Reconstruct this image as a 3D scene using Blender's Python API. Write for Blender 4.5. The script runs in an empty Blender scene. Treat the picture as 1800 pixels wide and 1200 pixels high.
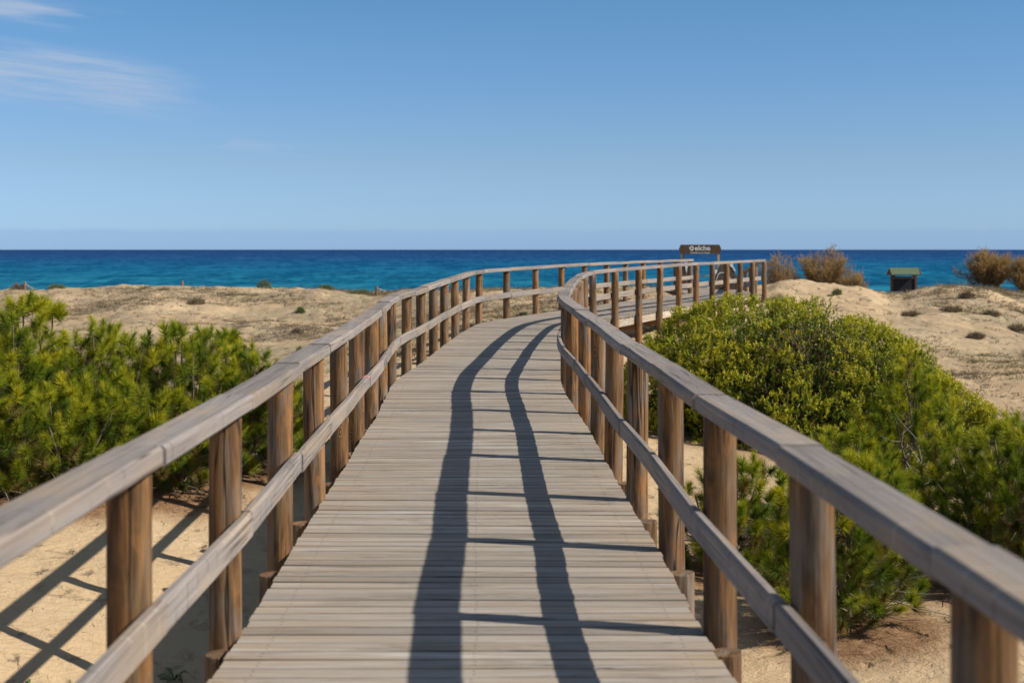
import bpy, math, random
import numpy as np
from mathutils import Vector, Matrix
R = math.radians
rng = np.random.default_rng(7)
random.seed(7)
scene = bpy.context.scene
COL = scene.collection

# ------------------------------------------------------------------ camera, world, sun, exposure
cam_d = bpy.data.cameras.new('camera')
cam_d.sensor_width = 36.0
cam_d.lens = 50.0
cam_d.shift_y = -0.0897
cam_d.clip_start = 0.05
cam_d.clip_end = 100000
cam_d.dof.use_dof = True
cam_d.dof.focus_distance = 13.0
cam_d.dof.aperture_fstop = 3.1
cam = bpy.data.objects.new('camera', cam_d)
cam.location = (0, 0, 1.61)
cam.rotation_euler = (R(90), 0, 0)
COL.objects.link(cam)
scene.camera = cam

SUN_TO = Vector((1.21, -0.31, 1.0)).normalized()
SUN_EL = math.asin(SUN_TO.z)
SUN_AZ = math.atan2(SUN_TO.x, SUN_TO.y)
sun_d = bpy.data.lights.new('sun', 'SUN')
sun_d.energy = 5.0
sun_d.angle = R(0.5)
sun_d.color = (1.0, 0.93, 0.82)
sun = bpy.data.objects.new('sun', sun_d)
sun.rotation_euler = SUN_TO.to_track_quat('Z', 'Y').to_euler()
sun.location = (20, -5, 30)
COL.objects.link(sun)

scene.view_settings.view_transform = 'Standard'
scene.view_settings.look = 'None'
scene.view_settings.gamma = 1.0
scene.view_settings.exposure = 0.12

world = bpy.data.worlds.new('World')
scene.world = world
world.use_nodes = True


class NT:
    """tiny helper for building node trees"""
    def __init__(s, tree):
        s.t = tree
        tree.nodes.clear()

    def n(s, typ, ins=None, **kw):
        nd = s.t.nodes.new(typ)
        for k, v in kw.items():
            setattr(nd, k, v)
        for k, v in (ins or {}).items():
            sock = nd.inputs[k]
            if hasattr(v, 'is_output') or isinstance(v, bpy.types.NodeSocket):
                s.t.links.new(v, sock)
            else:
                sock.default_value = v
        return nd

    def math(s, op, a, b=0.0, c=0.0, clamp=False):
        return s.n('ShaderNodeMath', {0: a, 1: b, 2: c}, operation=op, use_clamp=clamp).outputs[0]

    def ramp(s, fac, stops, interp='LINEAR'):
        nd = s.n('ShaderNodeValToRGB', {0: fac})
        cr = nd.color_ramp
        cr.interpolation = interp
        while len(cr.elements) < len(stops):
            cr.elements.new(0.5)
        for e, (p, c) in zip(cr.elements, stops):
            e.position = p
            e.color = (*c, 1) if len(c) == 3 else c
        return nd.outputs[0]

    def mix(s, fac, a, b, blend='MIX'):
        nd = s.n('ShaderNodeMix', data_type='RGBA', blend_type=blend)
        for k, v in ((0, fac), (6, a), (7, b)):
            if isinstance(v, bpy.types.NodeSocket):
                s.t.links.new(v, nd.inputs[k])
            else:
                nd.inputs[k].default_value = (*v, 1) if isinstance(v, tuple) and len(v) == 3 else v
        return nd.outputs[2]

    def smooth(s, val, lo, hi):
        return s.n('ShaderNodeMapRange', {0: val, 1: lo, 2: hi, 3: 0.0, 4: 1.0}, interpolation_type='SMOOTHSTEP').outputs[0]

    def noise(s, vec, scale, detail=2.0, rough=0.5, dist=0.0, dim='3D'):
        return s.n('ShaderNodeTexNoise', {'Vector': vec, 'Scale': scale, 'Detail': detail, 'Roughness': rough,
                                          'Distortion': dist}, noise_dimensions=dim).outputs[0]


def build_world():
    k = NT(world.node_tree)
    sky = k.n('ShaderNodeTexSky', sky_type='NISHITA', sun_disc=False)
    sky.sun_elevation = SUN_EL
    sky.sun_rotation = SUN_AZ
    sky.altitude = 0
    sky.air_density = 1.0
    sky.dust_density = 0.25
    sky.ozone_density = 3.0
    tc = k.n('ShaderNodeTexCoord').outputs['Generated']
    sep = k.n('ShaderNodeSeparateXYZ', {0: tc})
    az = k.math('ARCTAN2', sep.outputs[0], sep.outputs[1])
    el = k.math('ARCSINE', sep.outputs[2])
    # the clear-day tint of this air: deeper blue than the stock atmosphere close to the horizon
    tint = k.ramp(k.math('MULTIPLY', el, 1.0 / 0.5, clamp=True),
                  [(0.0, SKY_T[0]), (0.12, SKY_T[1]), (0.36, SKY_T[2]), (1.0, SKY_T[3])])
    col = k.mix(1.0, sky.outputs[0], tint, 'MULTIPLY')
    # cirrus, low in the sky to the left
    def band(v, lo0, lo1, hi1, hi0):
        return k.math('MULTIPLY', k.smooth(v, lo0, lo1), k.math('SUBTRACT', 1.0, k.smooth(v, hi1, hi0)))
    slope = k.math('MULTIPLY_ADD', az, 0.10, el)
    vec = k.n('ShaderNodeCombineXYZ', {0: k.math('MULTIPLY', az, 5.0), 1: k.math('MULTIPLY', slope, 46.0), 2: 3.1}).outputs[0]
    n1 = k.noise(vec, 1.0, 6.0, 0.58, 0.6)
    vec2 = k.n('ShaderNodeCombineXYZ', {0: k.math('MULTIPLY', az, 14.0), 1: k.math('MULTIPLY', slope, 170.0), 2: 1.7}).outputs[0]
    n2 = k.noise(vec2, 1.0, 5.0, 0.6, 0.3)
    # two soft banks
    edge = k.math('MULTIPLY_ADD', k.math('SUBTRACT', n1, 0.5), 0.22, az)
    b1 = k.math('MULTIPLY', band(slope, 0.058, 0.078, 0.094, 0.108), k.math('SUBTRACT', 1.0, k.smooth(edge, -0.30, -0.215)))
    b2 = k.math('MULTIPLY', band(slope, 0.111, 0.122, 0.126, 0.137), k.math('SUBTRACT', 1.0, k.smooth(edge, -0.33, -0.275)))
    b3 = k.math('MULTIPLY', band(slope, 0.047, 0.053, 0.054, 0.060), band(edge, -0.215, -0.195, -0.18, -0.15))
    b = k.math('ADD', k.math('ADD', b1, k.math('MULTIPLY', b2, 0.9)), k.math('MULTIPLY', b3, 0.35))
    m = k.math('MULTIPLY', b, k.math('MULTIPLY_ADD', k.math('SUBTRACT', n2, 0.5), 3.2, 0.85), clamp=True)
    m = k.math('MULTIPLY', m, k.smooth(n1, 0.2, 0.5))
    col = k.mix(k.math('MULTIPLY', m, 0.68), col, CLOUD)
    # a far low bank of cloud along the horizon with a few bright tops
    hv = k.n('ShaderNodeCombineXYZ', {0: k.math('MULTIPLY', az, 30.0), 1: 0.0, 2: 9.0}).outputs[0]
    htop = k.math('MULTIPLY_ADD', k.math('SUBTRACT', k.noise(hv, 1.0, 4.0, 0.6), 0.5), 0.006, 0.0138)
    hb = k.math('SUBTRACT', 1.0, k.smooth(k.math('SUBTRACT', el, htop), -0.0022, 0.0016))
    col = k.mix(k.math('MULTIPLY', hb, 0.38), col, BANK)
    puff = k.math('MULTIPLY', band(k.math('SUBTRACT', el, htop), -0.0022, -0.0004, 0.0002, 0.0016),
                  k.smooth(k.noise(k.n('ShaderNodeCombineXYZ', {0: k.math('MULTIPLY', az, 26.0), 1: k.math('MULTIPLY', el, 90.0), 2: 4.4}).outputs[0], 1.0, 3.0, 0.6), 0.62, 0.74))
    col = k.mix(k.math('MULTIPLY', puff, 0.5), col, CLOUD)
    bg = k.n('ShaderNodeBackground', {0: col, 1: SKY_STRENGTH})
    k.t.links.new(bg.outputs[0], k.n('ShaderNodeOutputWorld').inputs[0])


SKY_STRENGTH = 0.085
SKY_T = [(0.60, 0.98, 1.86), (0.68, 0.87, 1.26), (0.58, 0.89, 1.14), (1.35, 1.18, 1.0)]
CLOUD = (5.0, 5.9, 7.4)
BANK = (2.75, 4.5, 7.4)
build_world()

# ------------------------------------------------------------------ helpers
def label(o, text, cat=None, group=None, kind=None):
    if text: o['label'] = text
    if cat: o['category'] = cat
    if group: o['group'] = group
    if kind: o['kind'] = kind
    return o


def empty(name, loc, text=None, cat=None, group=None):
    o = bpy.data.objects.new(name, None)
    o.empty_display_size = 0.2
    o.location = loc
    COL.objects.link(o)
    return label(o, text, cat, group)


def mesh_np(name, V, F, attrs=None, uv=None, smooth=False):
    """V (n,3); F list of (m,k) int arrays; attrs {name: per-vertex floats}; uv per loop (nl,2)"""
    me = bpy.data.meshes.new(name)
    V = np.asarray(V, np.float32)
    F = [np.asarray(f, np.int32) for f in F if len(f)]
    loops = np.concatenate([f.ravel() for f in F])
    sizes = np.concatenate([np.full(len(f), f.shape[1], np.int32) for f in F])
    starts = np.concatenate([[0], np.cumsum(sizes)[:-1]]).astype(np.int32)
    me.vertices.add(len(V)); me.vertices.foreach_set('co', V.ravel())
    me.loops.add(len(loops)); me.loops.foreach_set('vertex_index', loops)
    me.polygons.add(len(sizes))
    me.polygons.foreach_set('loop_start', starts)
    me.polygons.foreach_set('loop_total', sizes)
    if smooth:
        me.polygons.foreach_set('use_smooth', np.ones(len(sizes), bool))
    for k, a in (attrs or {}).items():
        at = me.attributes.new(k, 'FLOAT', 'POINT')
        at.data.foreach_set('value', np.asarray(a, np.float32))
    if uv is not None:
        ul = me.uv_layers.new(name='UVMap')
        ul.data.foreach_set('uv', np.asarray(uv, np.float32).ravel())
    me.update(calc_edges=True)
    me.validate()
    return me


def link(name, me, mat, parent=None, loc=None):
    o = bpy.data.objects.new(name, me)
    if mat is not None and not me.materials:
        me.materials.append(mat)
    if parent is not None: o.parent = parent
    if loc is not None: o.location = loc
    COL.objects.link(o)
    return o


class MB:
    """collects prisms with UVs (u along the piece, v round it), then makes one mesh"""
    def __init__(s):
        s.V = []; s.F = []; s.UV = []; s.T = []; s.E = []; s.nv = 0

    def sweep(s, pts, secs, tone=0.0, caps=True, u0=0.0, edge=None):
        """pts unused; secs: list of (k,3) rings"""
        secs = [np.asarray(r, float) for r in secs]
        k = len(secs[0]); n = len(secs)
        base = s.nv
        for r in secs: s.V.append(r)
        s.nv += k * n
        s.T += [tone] * (k * n)
        s.E += (list(edge) if edge is not None else [0.0] * k) * n
        per = np.concatenate([[0], np.cumsum(np.linalg.norm(np.roll(secs[0], -1, 0) - secs[0], axis=1))])
        us = [u0]
        for a, b in zip(secs[:-1], secs[1:]):
            us.append(us[-1] + np.linalg.norm(b.mean(0) - a.mean(0)))
        for i in range(n - 1):
            for j in range(k):
                j2 = (j + 1) % k
                s.F.append((base + i * k + j, base + i * k + j2, base + (i + 1) * k + j2, base + (i + 1) * k + j))
                s.UV += [(us[i], per[j]), (us[i], per[j + 1]), (us[i + 1], per[j + 1]), (us[i + 1], per[j])]
        if caps:
            for i, rev in ((0, True), (n - 1, False)):
                idx = [base + i * k + j for j in range(k)]
                c = secs[i].mean(0)
                uv = [(float(x) * 0.1 + us[i], per[j]) for j, x in enumerate(np.linalg.norm(secs[i] - c, axis=1))]
                if rev: idx = idx[::-1]; uv = uv[::-1]
                s.F.append(tuple(idx)); s.UV += uv

    def box(s, c, size, rot=0.0, tone=0.0, axis=0):
        """box centred at c, size (x,y,z), rotated about z; the grain runs along `axis`"""
        hx, hy, hz = [v / 2 for v in size]
        cs, sn = math.cos(rot), math.sin(rot)
        def tr(p): return (c[0] + p[0] * cs - p[1] * sn, c[1] + p[0] * sn + p[1] * cs, c[2] + p[2])
        if axis == 0:
            rings = [[tr((x, a, b)) for a, b in ((-hy, -hz), (hy, -hz), (hy, hz), (-hy, hz))] for x in (-hx, hx)]
        elif axis == 1:
            rings = [[tr((b, y, a)) for a, b in ((-hz, -hx), (hz, -hx), (hz, hx), (-hz, hx))] for y in (-hy, hy)]
        else:
            rings = [[tr((a, b, z)) for a, b in ((-hx, -hy), (hx, -hy), (hx, hy), (-hx, hy))] for z in (-hz, hz)]
        s.sweep(None, rings, tone)

    def tube(s, pts, radii, k=5, tone=0.0, caps=True):
        pts = [np.asarray(p, float) for p in pts]
        rings = []
        for i, p in enumerate(pts):
            d = pts[min(i + 1, len(pts) - 1)] - pts[max(i - 1, 0)]
            d /= (np.linalg.norm(d) + 1e-9)
            a = np.cross(d, (0.31, 0.2, 0.93)); 
            if np.linalg.norm(a) < 1e-3: a = np.cross(d, (1, 0, 0))
            a /= np.linalg.norm(a); b = np.cross(d, a)
            r = radii[i] if hasattr(radii, '__len__') else radii
            rings.append([p + r * (math.cos(t) * a + math.sin(t) * b) for t in np.arange(k) * 2 * math.pi / k])
        s.sweep(None, rings, tone, caps)

    def mesh(s, name, smooth=False):
        V = np.concatenate(s.V)
        me = bpy.data.meshes.new(name)
        me.from_pydata(V.tolist(), [], s.F)
        ul = me.uv_layers.new(name='UVMap')
        ul.data.foreach_set('uv', np.asarray(s.UV, np.float32).ravel())
        at = me.attributes.new('tone', 'FLOAT', 'POINT')
        at.data.foreach_set('value', np.asarray(s.T, np.float32))
        if any(s.E):
            at = me.attributes.new('edge', 'FLOAT', 'POINT')
            at.data.foreach_set('value', np.asarray(s.E, np.float32))
        if smooth:
            me.polygons.foreach_set('use_smooth', np.ones(len(me.polygons), bool))
        me.update()
        return me

    def build(s, name, mat, parent=None, smooth=False, loc=None):
        return link(name, s.mesh(name, smooth), mat, parent, loc)


def vnoise(x, y, seed=0):
    """smooth 2-D value noise, 0..1"""
    x = np.asarray(x, float); y = np.asarray(y, float)
    xi = np.floor(x).astype(np.int64); yi = np.floor(y).astype(np.int64)
    fx = x - xi; fy = y - yi
    fx = fx * fx * (3 - 2 * fx); fy = fy * fy * (3 - 2 * fy)
    def h(a, b):
        n = (a * 374761393 + b * 668265263 + seed * 974634777) & 0x7fffffff
        n = ((n ^ (n >> 13)) * 1274126177) & 0x7fffffff
        return ((n ^ (n >> 16)) & 0xffff) / 65535.0
    return (h(xi, yi) * (1 - fx) + h(xi + 1, yi) * fx) * (1 - fy) + (h(xi, yi + 1) * (1 - fx) + h(xi + 1, yi + 1) * fx) * fy


def fbm(x, y, seed=0, oct=4):
    s = 0; a = 0.5
    for i in range(oct):
        s = s + a * (vnoise(x, y, seed + i) - 0.5); a *= 0.5; x = x * 2.03 + 7.1; y = y * 2.03 + 3.7
    return s


# ------------------------------------------------------------------ materials
def new_mat(name):
    m = bpy.data.materials.new(name)
    m.use_nodes = True
    return m, NT(m.node_tree)


def finish(k, col, rough=0.8, bump=None, bump_d=0.01, spec=0.3, bump_s=1.0):
    ins = {'Base Color': col, 'Roughness': rough, 'Specular IOR Level': spec}
    if bump is not None:
        ins['Normal'] = k.n('ShaderNodeBump', {'Height': bump, 'Distance': bump_d, 'Strength': bump_s}).outputs[0]
    p = k.n('ShaderNodeBsdfPrincipled', ins)
    k.t.links.new(p.outputs[0], k.n('ShaderNodeOutputMaterial').inputs[0])
    return p


def wood(name, stops, stain, along=1.2, across=60.0, big=(0.9, 9.0), var=0.35, crack=0.5, rough=0.85, bump_d=0.004, knots=0.0, blotch=0.5, wave=0.35, kerf=0.0, deck=False, amber=None):
    """weathered timber: long grain by UV, slow blotches, dark cracks, optional knots, per-piece tone"""
    m, k = new_mat(name)
    uv = k.n('ShaderNodeSeparateXYZ', {0: k.n('ShaderNodeUVMap', uv_map='UVMap').outputs[0]})
    tone = k.n('ShaderNodeAttribute', attribute_name='tone').outputs['Fac']
    rnd = k.math('ADD', k.n('ShaderNodeObjectInfo').outputs['Random'], tone)
    seed = k.math('MULTIPLY', rnd, 61.7)
    u, v = uv.outputs[0], uv.outputs[1]
    def vec(su, sv, off=0.0):
        return k.n('ShaderNodeCombineXYZ', {0: k.math('MULTIPLY_ADD', u, su, seed), 1: k.math('MULTIPLY', v, sv), 2: k.math('ADD', seed, off)}).outputs[0]
    g = k.noise(vec(along, across), 1.0, 6.0, 0.62, wave)
    fine = k.noise(vec(along * 4, across * 4, 3.3), 1.0, 3.0, 0.6)
    b = k.noise(vec(big[0], big[1], 5.5), 1.0, 3.0, 0.55, 0.4)
    col = k.ramp(k.math('ADD', k.math('MULTIPLY', g, 0.75), k.math('MULTIPLY', fine, 0.25)), stops)
    col = k.mix(k.math('MULTIPLY', k.smooth(b, 0.42, 0.68), blotch), col, stain)
    if amber:
        # resin-orange patches and dark water marks of their own shape; how many differs from post to post
        f2 = k.math('FRACT', k.math('MULTIPLY', rnd, 13.7))
        o = k.noise(vec(1.9, 7.0, 14.5), 1.0, 5.0, 0.62, 1.2)
        col = k.mix(k.math('MULTIPLY', k.smooth(k.math('MULTIPLY_ADD', f2, 0.12, o), 0.53, 0.70), 0.75), col, amber)
        w2 = k.noise(vec(1.1, 10.0, 18.5), 1.0, 5.0, 0.6, 0.8)
        col = k.mix(k.math('MULTIPLY', k.smooth(w2, 0.52, 0.66), 0.7), col, (0.045, 0.028, 0.02))
    frac = k.math('FRACT', k.math('MULTIPLY', rnd, 7.31))
    bright = k.math('MULTIPLY_ADD', k.math('SUBTRACT', frac, 0.5), var, 1.0)
    col = k.mix(1.0, col, k.n('ShaderNodeCombineColor', {0: bright, 1: bright, 2: bright}).outputs[0], 'MULTIPLY')
    c = k.noise(vec(along * 0.5, across * 0.7, 8.8), 1.0, 2.0, 0.5, 0.2)
    ck = k.math('SUBTRACT', 1.0, k.smooth(k.math('ABSOLUTE', k.math('SUBTRACT', c, 0.5)), 0.0, 0.022))
    ck = k.math('MULTIPLY', ck, k.smooth(k.noise(vec(0.8, 4.0, 2.2), 1.0, 1.0), 0.45, 0.65))
    col = k.mix(k.math('MULTIPLY', ck, crack), col, (0.03, 0.022, 0.016))
    if kerf:
        # shallow saw cuts across the piece, some paler than the wood and some dark
        ks = k.math('ABSOLUTE', k.math('SUBTRACT', k.math('FRACT', k.math('MULTIPLY_ADD', u, 6.3, seed)), 0.5))
        km = k.math('MULTIPLY', k.math('SUBTRACT', 1.0, k.smooth(ks, 0.02, 0.05)), k.smooth(k.noise(vec(3.0, 9.0, 4.4), 1.0, 2.0), 0.46, 0.6))
        col = k.mix(k.math('MULTIPLY', km, kerf), col, k.mix(k.smooth(b, 0.45, 0.55), (0.07, 0.055, 0.045), (0.46, 0.40, 0.33)))
    if deck:
        # rust-dark screw heads in three rows and tan sand stains towards both ends of the boards
        du = None
        for u0 in (0.14, 0.985, 1.83):
            a = k.math('ABSOLUTE', k.math('SUBTRACT', u, u0))
            du = a if du is None else k.math('MINIMUM', du, a)
        dv = k.math('MINIMUM', k.math('ABSOLUTE', k.math('SUBTRACT', v, 0.170)), k.math('ABSOLUTE', k.math('SUBTRACT', v, 0.215)))
        r2 = k.math('SQRT', k.math('ADD', k.math('MULTIPLY', du, du), k.math('MULTIPLY', dv, dv)))
        col = k.mix(k.math('MULTIPLY', k.math('SUBTRACT', 1.0, k.smooth(r2, 0.0045, 0.008)), 0.6), col, (0.05, 0.035, 0.025))
        en = k.math('ABSOLUTE', k.math('SUBTRACT', u, 0.985))
        st = k.math('MULTIPLY', k.smooth(en, 0.45, 1.0), k.smooth(k.noise(vec(1.2, 3.0, 9.9), 1.0, 4.0, 0.6), 0.42, 0.68))
        col = k.mix(k.math('MULTIPLY', st, 0.5), col, (0.46, 0.325, 0.185))
        pale = k.smooth(k.noise(vec(0.7, 6.0, 12.3), 1.0, 4.0, 0.65), 0.56, 0.72)
        col = k.mix(k.math('MULTIPLY', pale, 0.55), col, (0.60, 0.55, 0.49))
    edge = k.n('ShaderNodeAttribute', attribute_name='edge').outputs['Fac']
    col = k.mix(k.math('MULTIPLY', edge, 0.85), col, (0.045, 0.036, 0.028))  # shade of the board gaps painted into the side and bottom colour
    h = k.math('SUBTRACT', k.math('ADD', g, k.math('MULTIPLY', fine, 0.4)), ck)
    if knots:
        vk = k.n('ShaderNodeTexVoronoi', {'Vector': vec(2.2, 5.0, 1.0), 'Scale': 1.0, 'Randomness': 1.0}, voronoi_dimensions='3D')
        d = k.math('ADD', vk.outputs['Distance'], k.math('MULTIPLY', k.math('SUBTRACT', g, 0.5), 0.08))
        kn = k.math('MULTIPLY', k.math('SUBTRACT', 1.0, k.smooth(d, 0.09, 0.17)), knots)
        rg = k.math('SINE', k.math('MULTIPLY', d, 90.0))
        col = k.mix(k.math('MULTIPLY', kn, 0.8), col, k.mix(k.smooth(rg, -0.4, 0.6), (0.10, 0.045, 0.018), (0.30, 0.155, 0.06)))
    finish(k, col, rough, h, bump_d, 0.25)
    return m


def simple(name, c1, c2, scale=8.0, rough=0.7, bump_d=0.002, spec=0.3, detail=4.0):
    m, k = new_mat(name)
    tc = k.n('ShaderNodeTexCoord').outputs['Object']
    n = k.noise(tc, scale, detail, 0.6)
    finish(k, k.ramp(n, [(0.3, c1), (0.7, c2)]), rough, n, bump_d, spec)
    return m


M = {}
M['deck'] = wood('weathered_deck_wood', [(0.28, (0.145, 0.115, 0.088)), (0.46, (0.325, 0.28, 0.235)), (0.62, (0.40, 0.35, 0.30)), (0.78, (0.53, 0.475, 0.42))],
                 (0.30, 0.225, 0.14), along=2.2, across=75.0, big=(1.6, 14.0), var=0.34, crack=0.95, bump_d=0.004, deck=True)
M['rail'] = wood('weathered_rail_wood', [(0.25, (0.12, 0.102, 0.09)), (0.45, (0.225, 0.195, 0.178)), (0.62, (0.30, 0.265, 0.24)), (0.8, (0.40, 0.36, 0.325))],
                 (0.33, 0.255, 0.185), along=0.9, across=42.0, big=(1.3, 7.0), var=0.32, crack=0.65, bump_d=0.004, blotch=0.75, wave=0.8, kerf=0.55)
M['post'] = wood('stained_post_wood', [(0.30, (0.040, 0.020, 0.011)), (0.44, (0.135, 0.072, 0.031)), (0.57, (0.235, 0.132, 0.056)), (0.72, (0.40, 0.25, 0.115))],
                 (0.20, 0.17, 0.14), along=1.3, across=17.0, big=(2.4, 9.0), var=0.45, crack=0.95, knots=0.95, bump_d=0.008, blotch=0.8, wave=1.5, amber=(0.36, 0.165, 0.055))
M['beam'] = wood('pale_edge_beam_wood', [(0.25, (0.28, 0.22, 0.16)), (0.5, (0.50, 0.43, 0.35)), (0.75, (0.66, 0.60, 0.52))], (0.32, 0.2, 0.1), across=20.0, along=6.0, crack=0.3)
M['rust_beam'] = wood('rusty_beam_wood', [(0.25, (0.10, 0.05, 0.025)), (0.5, (0.24, 0.125, 0.06)), (0.75, (0.34, 0.2, 0.1))], (0.16, 0.09, 0.05), across=20.0, along=3.0)
M['screen'] = wood('dark_screen_planks', [(0.25, (0.055, 0.040, 0.030)), (0.5, (0.11, 0.082, 0.06)), (0.75, (0.17, 0.13, 0.095))], (0.10, 0.085, 0.07), across=25.0, along=1.0)
M['yellow_wood'] = wood('yellowed_pine_wood', [(0.25, (0.38, 0.26, 0.12)), (0.5, (0.50, 0.36, 0.18)), (0.75, (0.60, 0.45, 0.24))], (0.42, 0.27, 0.12), across=25.0)
M['sign'] = wood('brown_sign_board', [(0.3, (0.075, 0.044, 0.026)), (0.5, (0.105, 0.064, 0.036)), (0.7, (0.13, 0.08, 0.046))], (0.085, 0.055, 0.035), along=1.0, across=10.0, var=0.05, crack=0.1)
M['white'] = simple('white_paint', (0.70, 0.69, 0.67), (0.82, 0.81, 0.79), 14.0, 0.5)
M['dark_wood'] = simple('dark_stained_wood', (0.028, 0.02, 0.016), (0.055, 0.04, 0.03), 12.0, 0.7)
M['dark_panel'] = simple('dark_board_panel', (0.016, 0.015, 0.016), (0.026, 0.024, 0.025), 6.0, 0.55)
M['brown_wood'] = simple('brown_frame_wood', (0.10, 0.055, 0.03), (0.17, 0.10, 0.055), 14.0, 0.75)
M['green_roof'] = simple('green_felt_roof', (0.095, 0.130, 0.078), (0.125, 0.16, 0.10), 10.0, 0.85)
M['steel'] = simple('galvanised_steel', (0.35, 0.34, 0.33), (0.5, 0.49, 0.48), 20.0, 0.45)
M['rope'] = simple('pale_rope', (0.42, 0.36, 0.27), (0.55, 0.48, 0.37), 60.0, 0.9)
M['tape'] = simple('faded_pink_tape', (0.62, 0.20, 0.20), (0.75, 0.32, 0.31), 50.0, 0.5)


def leaf_mat(name, stops, trans=0.35, rough=0.55, spec=0.35, tint=(1.0, 1.0, 0.5)):
    """leaf faces: colour by the per-clump tone, some light through the leaf"""
    m, k = new_mat(name)
    t = k.n('ShaderNodeAttribute', attribute_name='tone').outputs['Fac']
    col = k.ramp(t, stops)
    p = k.n('ShaderNodeBsdfPrincipled', {'Base Color': col, 'Roughness': rough, 'Specular IOR Level': spec})
    tr = k.n('ShaderNodeBsdfTranslucent', {0: k.mix(1.0, col, tint, 'MULTIPLY')})
    mx = k.n('ShaderNodeMixShader', {0: trans, 1: p.outputs[0], 2: tr.outputs[0]})
    k.t.links.new(mx.outputs[0], k.n('ShaderNodeOutputMaterial').inputs[0])
    return m


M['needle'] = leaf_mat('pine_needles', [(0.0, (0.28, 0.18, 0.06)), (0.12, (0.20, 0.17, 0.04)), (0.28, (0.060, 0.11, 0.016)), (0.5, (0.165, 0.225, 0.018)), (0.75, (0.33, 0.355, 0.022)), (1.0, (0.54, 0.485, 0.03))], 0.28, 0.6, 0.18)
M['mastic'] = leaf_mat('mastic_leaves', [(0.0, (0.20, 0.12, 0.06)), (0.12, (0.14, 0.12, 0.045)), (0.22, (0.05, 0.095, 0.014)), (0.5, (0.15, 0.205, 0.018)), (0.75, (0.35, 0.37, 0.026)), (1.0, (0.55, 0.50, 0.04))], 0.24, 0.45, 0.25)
M['tamarisk'] = leaf_mat('dry_tamarisk_twigs', [(0.0, (0.15, 0.105, 0.065)), (0.5, (0.38, 0.25, 0.125)), (1.0, (0.56, 0.385, 0.20))], 0.35, 0.8, 0.1)
M['scrub'] = leaf_mat('dune_scrub', [(0.0, (0.19, 0.145, 0.115)), (0.35, (0.26, 0.20, 0.135)), (0.6, (0.21, 0.19, 0.10)), (0.8, (0.20, 0.22, 0.11)), (1.0, (0.13, 0.18, 0.06))], 0.2, 0.85, 0.1)
M['bark'] = simple('grey_brown_bark', (0.10, 0.075, 0.055), (0.26, 0.215, 0.17), 18.0, 0.9)
M['dead_twig'] = simple('pale_dead_twigs', (0.17, 0.14, 0.11), (0.32, 0.28, 0.22), 18.0, 0.9)


def sand_material():
    m, k = new_mat('dune_sand')
    tc = k.n('ShaderNodeTexCoord').outputs['Object']
    lit = k.n('ShaderNodeAttribute', attribute_name='litter').outputs['Fac']
    veg = k.n('ShaderNodeAttribute', attribute_name='veg').outputs['Fac']
    n1 = k.noise(tc, 0.35, 5.0, 0.6)
    n2 = k.noise(tc, 3.0, 6.0, 0.65, 0.3)
    n3 = k.noise(tc, 60.0, 3.0, 0.7)
    n4 = k.noise(tc, 11.0, 5.0, 0.65, 0.8)
    col = k.ramp(n1, [(0.3, (0.50, 0.355, 0.205)), (0.7, (0.575, 0.425, 0.26))])
    col = k.mix(k.math('MULTIPLY', k.smooth(n2, 0.45, 0.75), 0.3), col, (0.45, 0.335, 0.21))
    col = k.mix(k.math('MULTIPLY', k.smooth(n3, 0.62, 0.8), 0.45), col, (0.28, 0.2, 0.125))
    # twigs and dead leaves scattered on the sand
    col = k.mix(k.math('MULTIPLY', k.smooth(n4, 0.62, 0.70), 0.35), col, (0.26, 0.18, 0.11))
    # grey-green mats of dune plants
    vm = k.math('MULTIPLY', k.smooth(k.math('ADD', k.math('MULTIPLY', n2, 0.55), k.math('MULTIPLY', n4, 0.45)), 0.37, 0.53), veg)
    col = k.mix(k.math('MULTIPLY', vm, 0.8), col, k.mix(k.smooth(n1, 0.42, 0.6), (0.25, 0.19, 0.125), (0.265, 0.225, 0.14)))
    lm = k.math('MULTIPLY', lit, k.math('MULTIPLY_ADD', n4, 1.5, 0.25), clamp=True)
    col = k.mix(lm, col, k.mix(k.smooth(n3, 0.35, 0.65), (0.15, 0.08, 0.04), (0.33, 0.19, 0.10)))
    fp = k.n('ShaderNodeTexVoronoi', {'Vector': k.n('ShaderNodeVectorMath', {0: tc, 1: k.n('ShaderNodeCombineXYZ', {0: k.math('MULTIPLY', n2, 0.5), 1: 0.0, 2: 0.0}).outputs[0]}, operation='ADD').outputs[0], 'Scale': 2.6}, feature='SMOOTH_F1').outputs['Distance']
    dents = k.math('MULTIPLY', k.smooth(fp, 0.10, 0.32), 1.1)
    h = k.math('ADD', k.math('ADD', dents, k.math('MULTIPLY', n2, 1.2)), k.math('ADD', k.math('MULTIPLY', n4, 0.45), k.math('MULTIPLY', n3, 0.08)))
    finish(k, col, 0.95, h, 0.06, 0.1, 0.8)
    return m


M['sand'] = sand_material()


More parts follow.
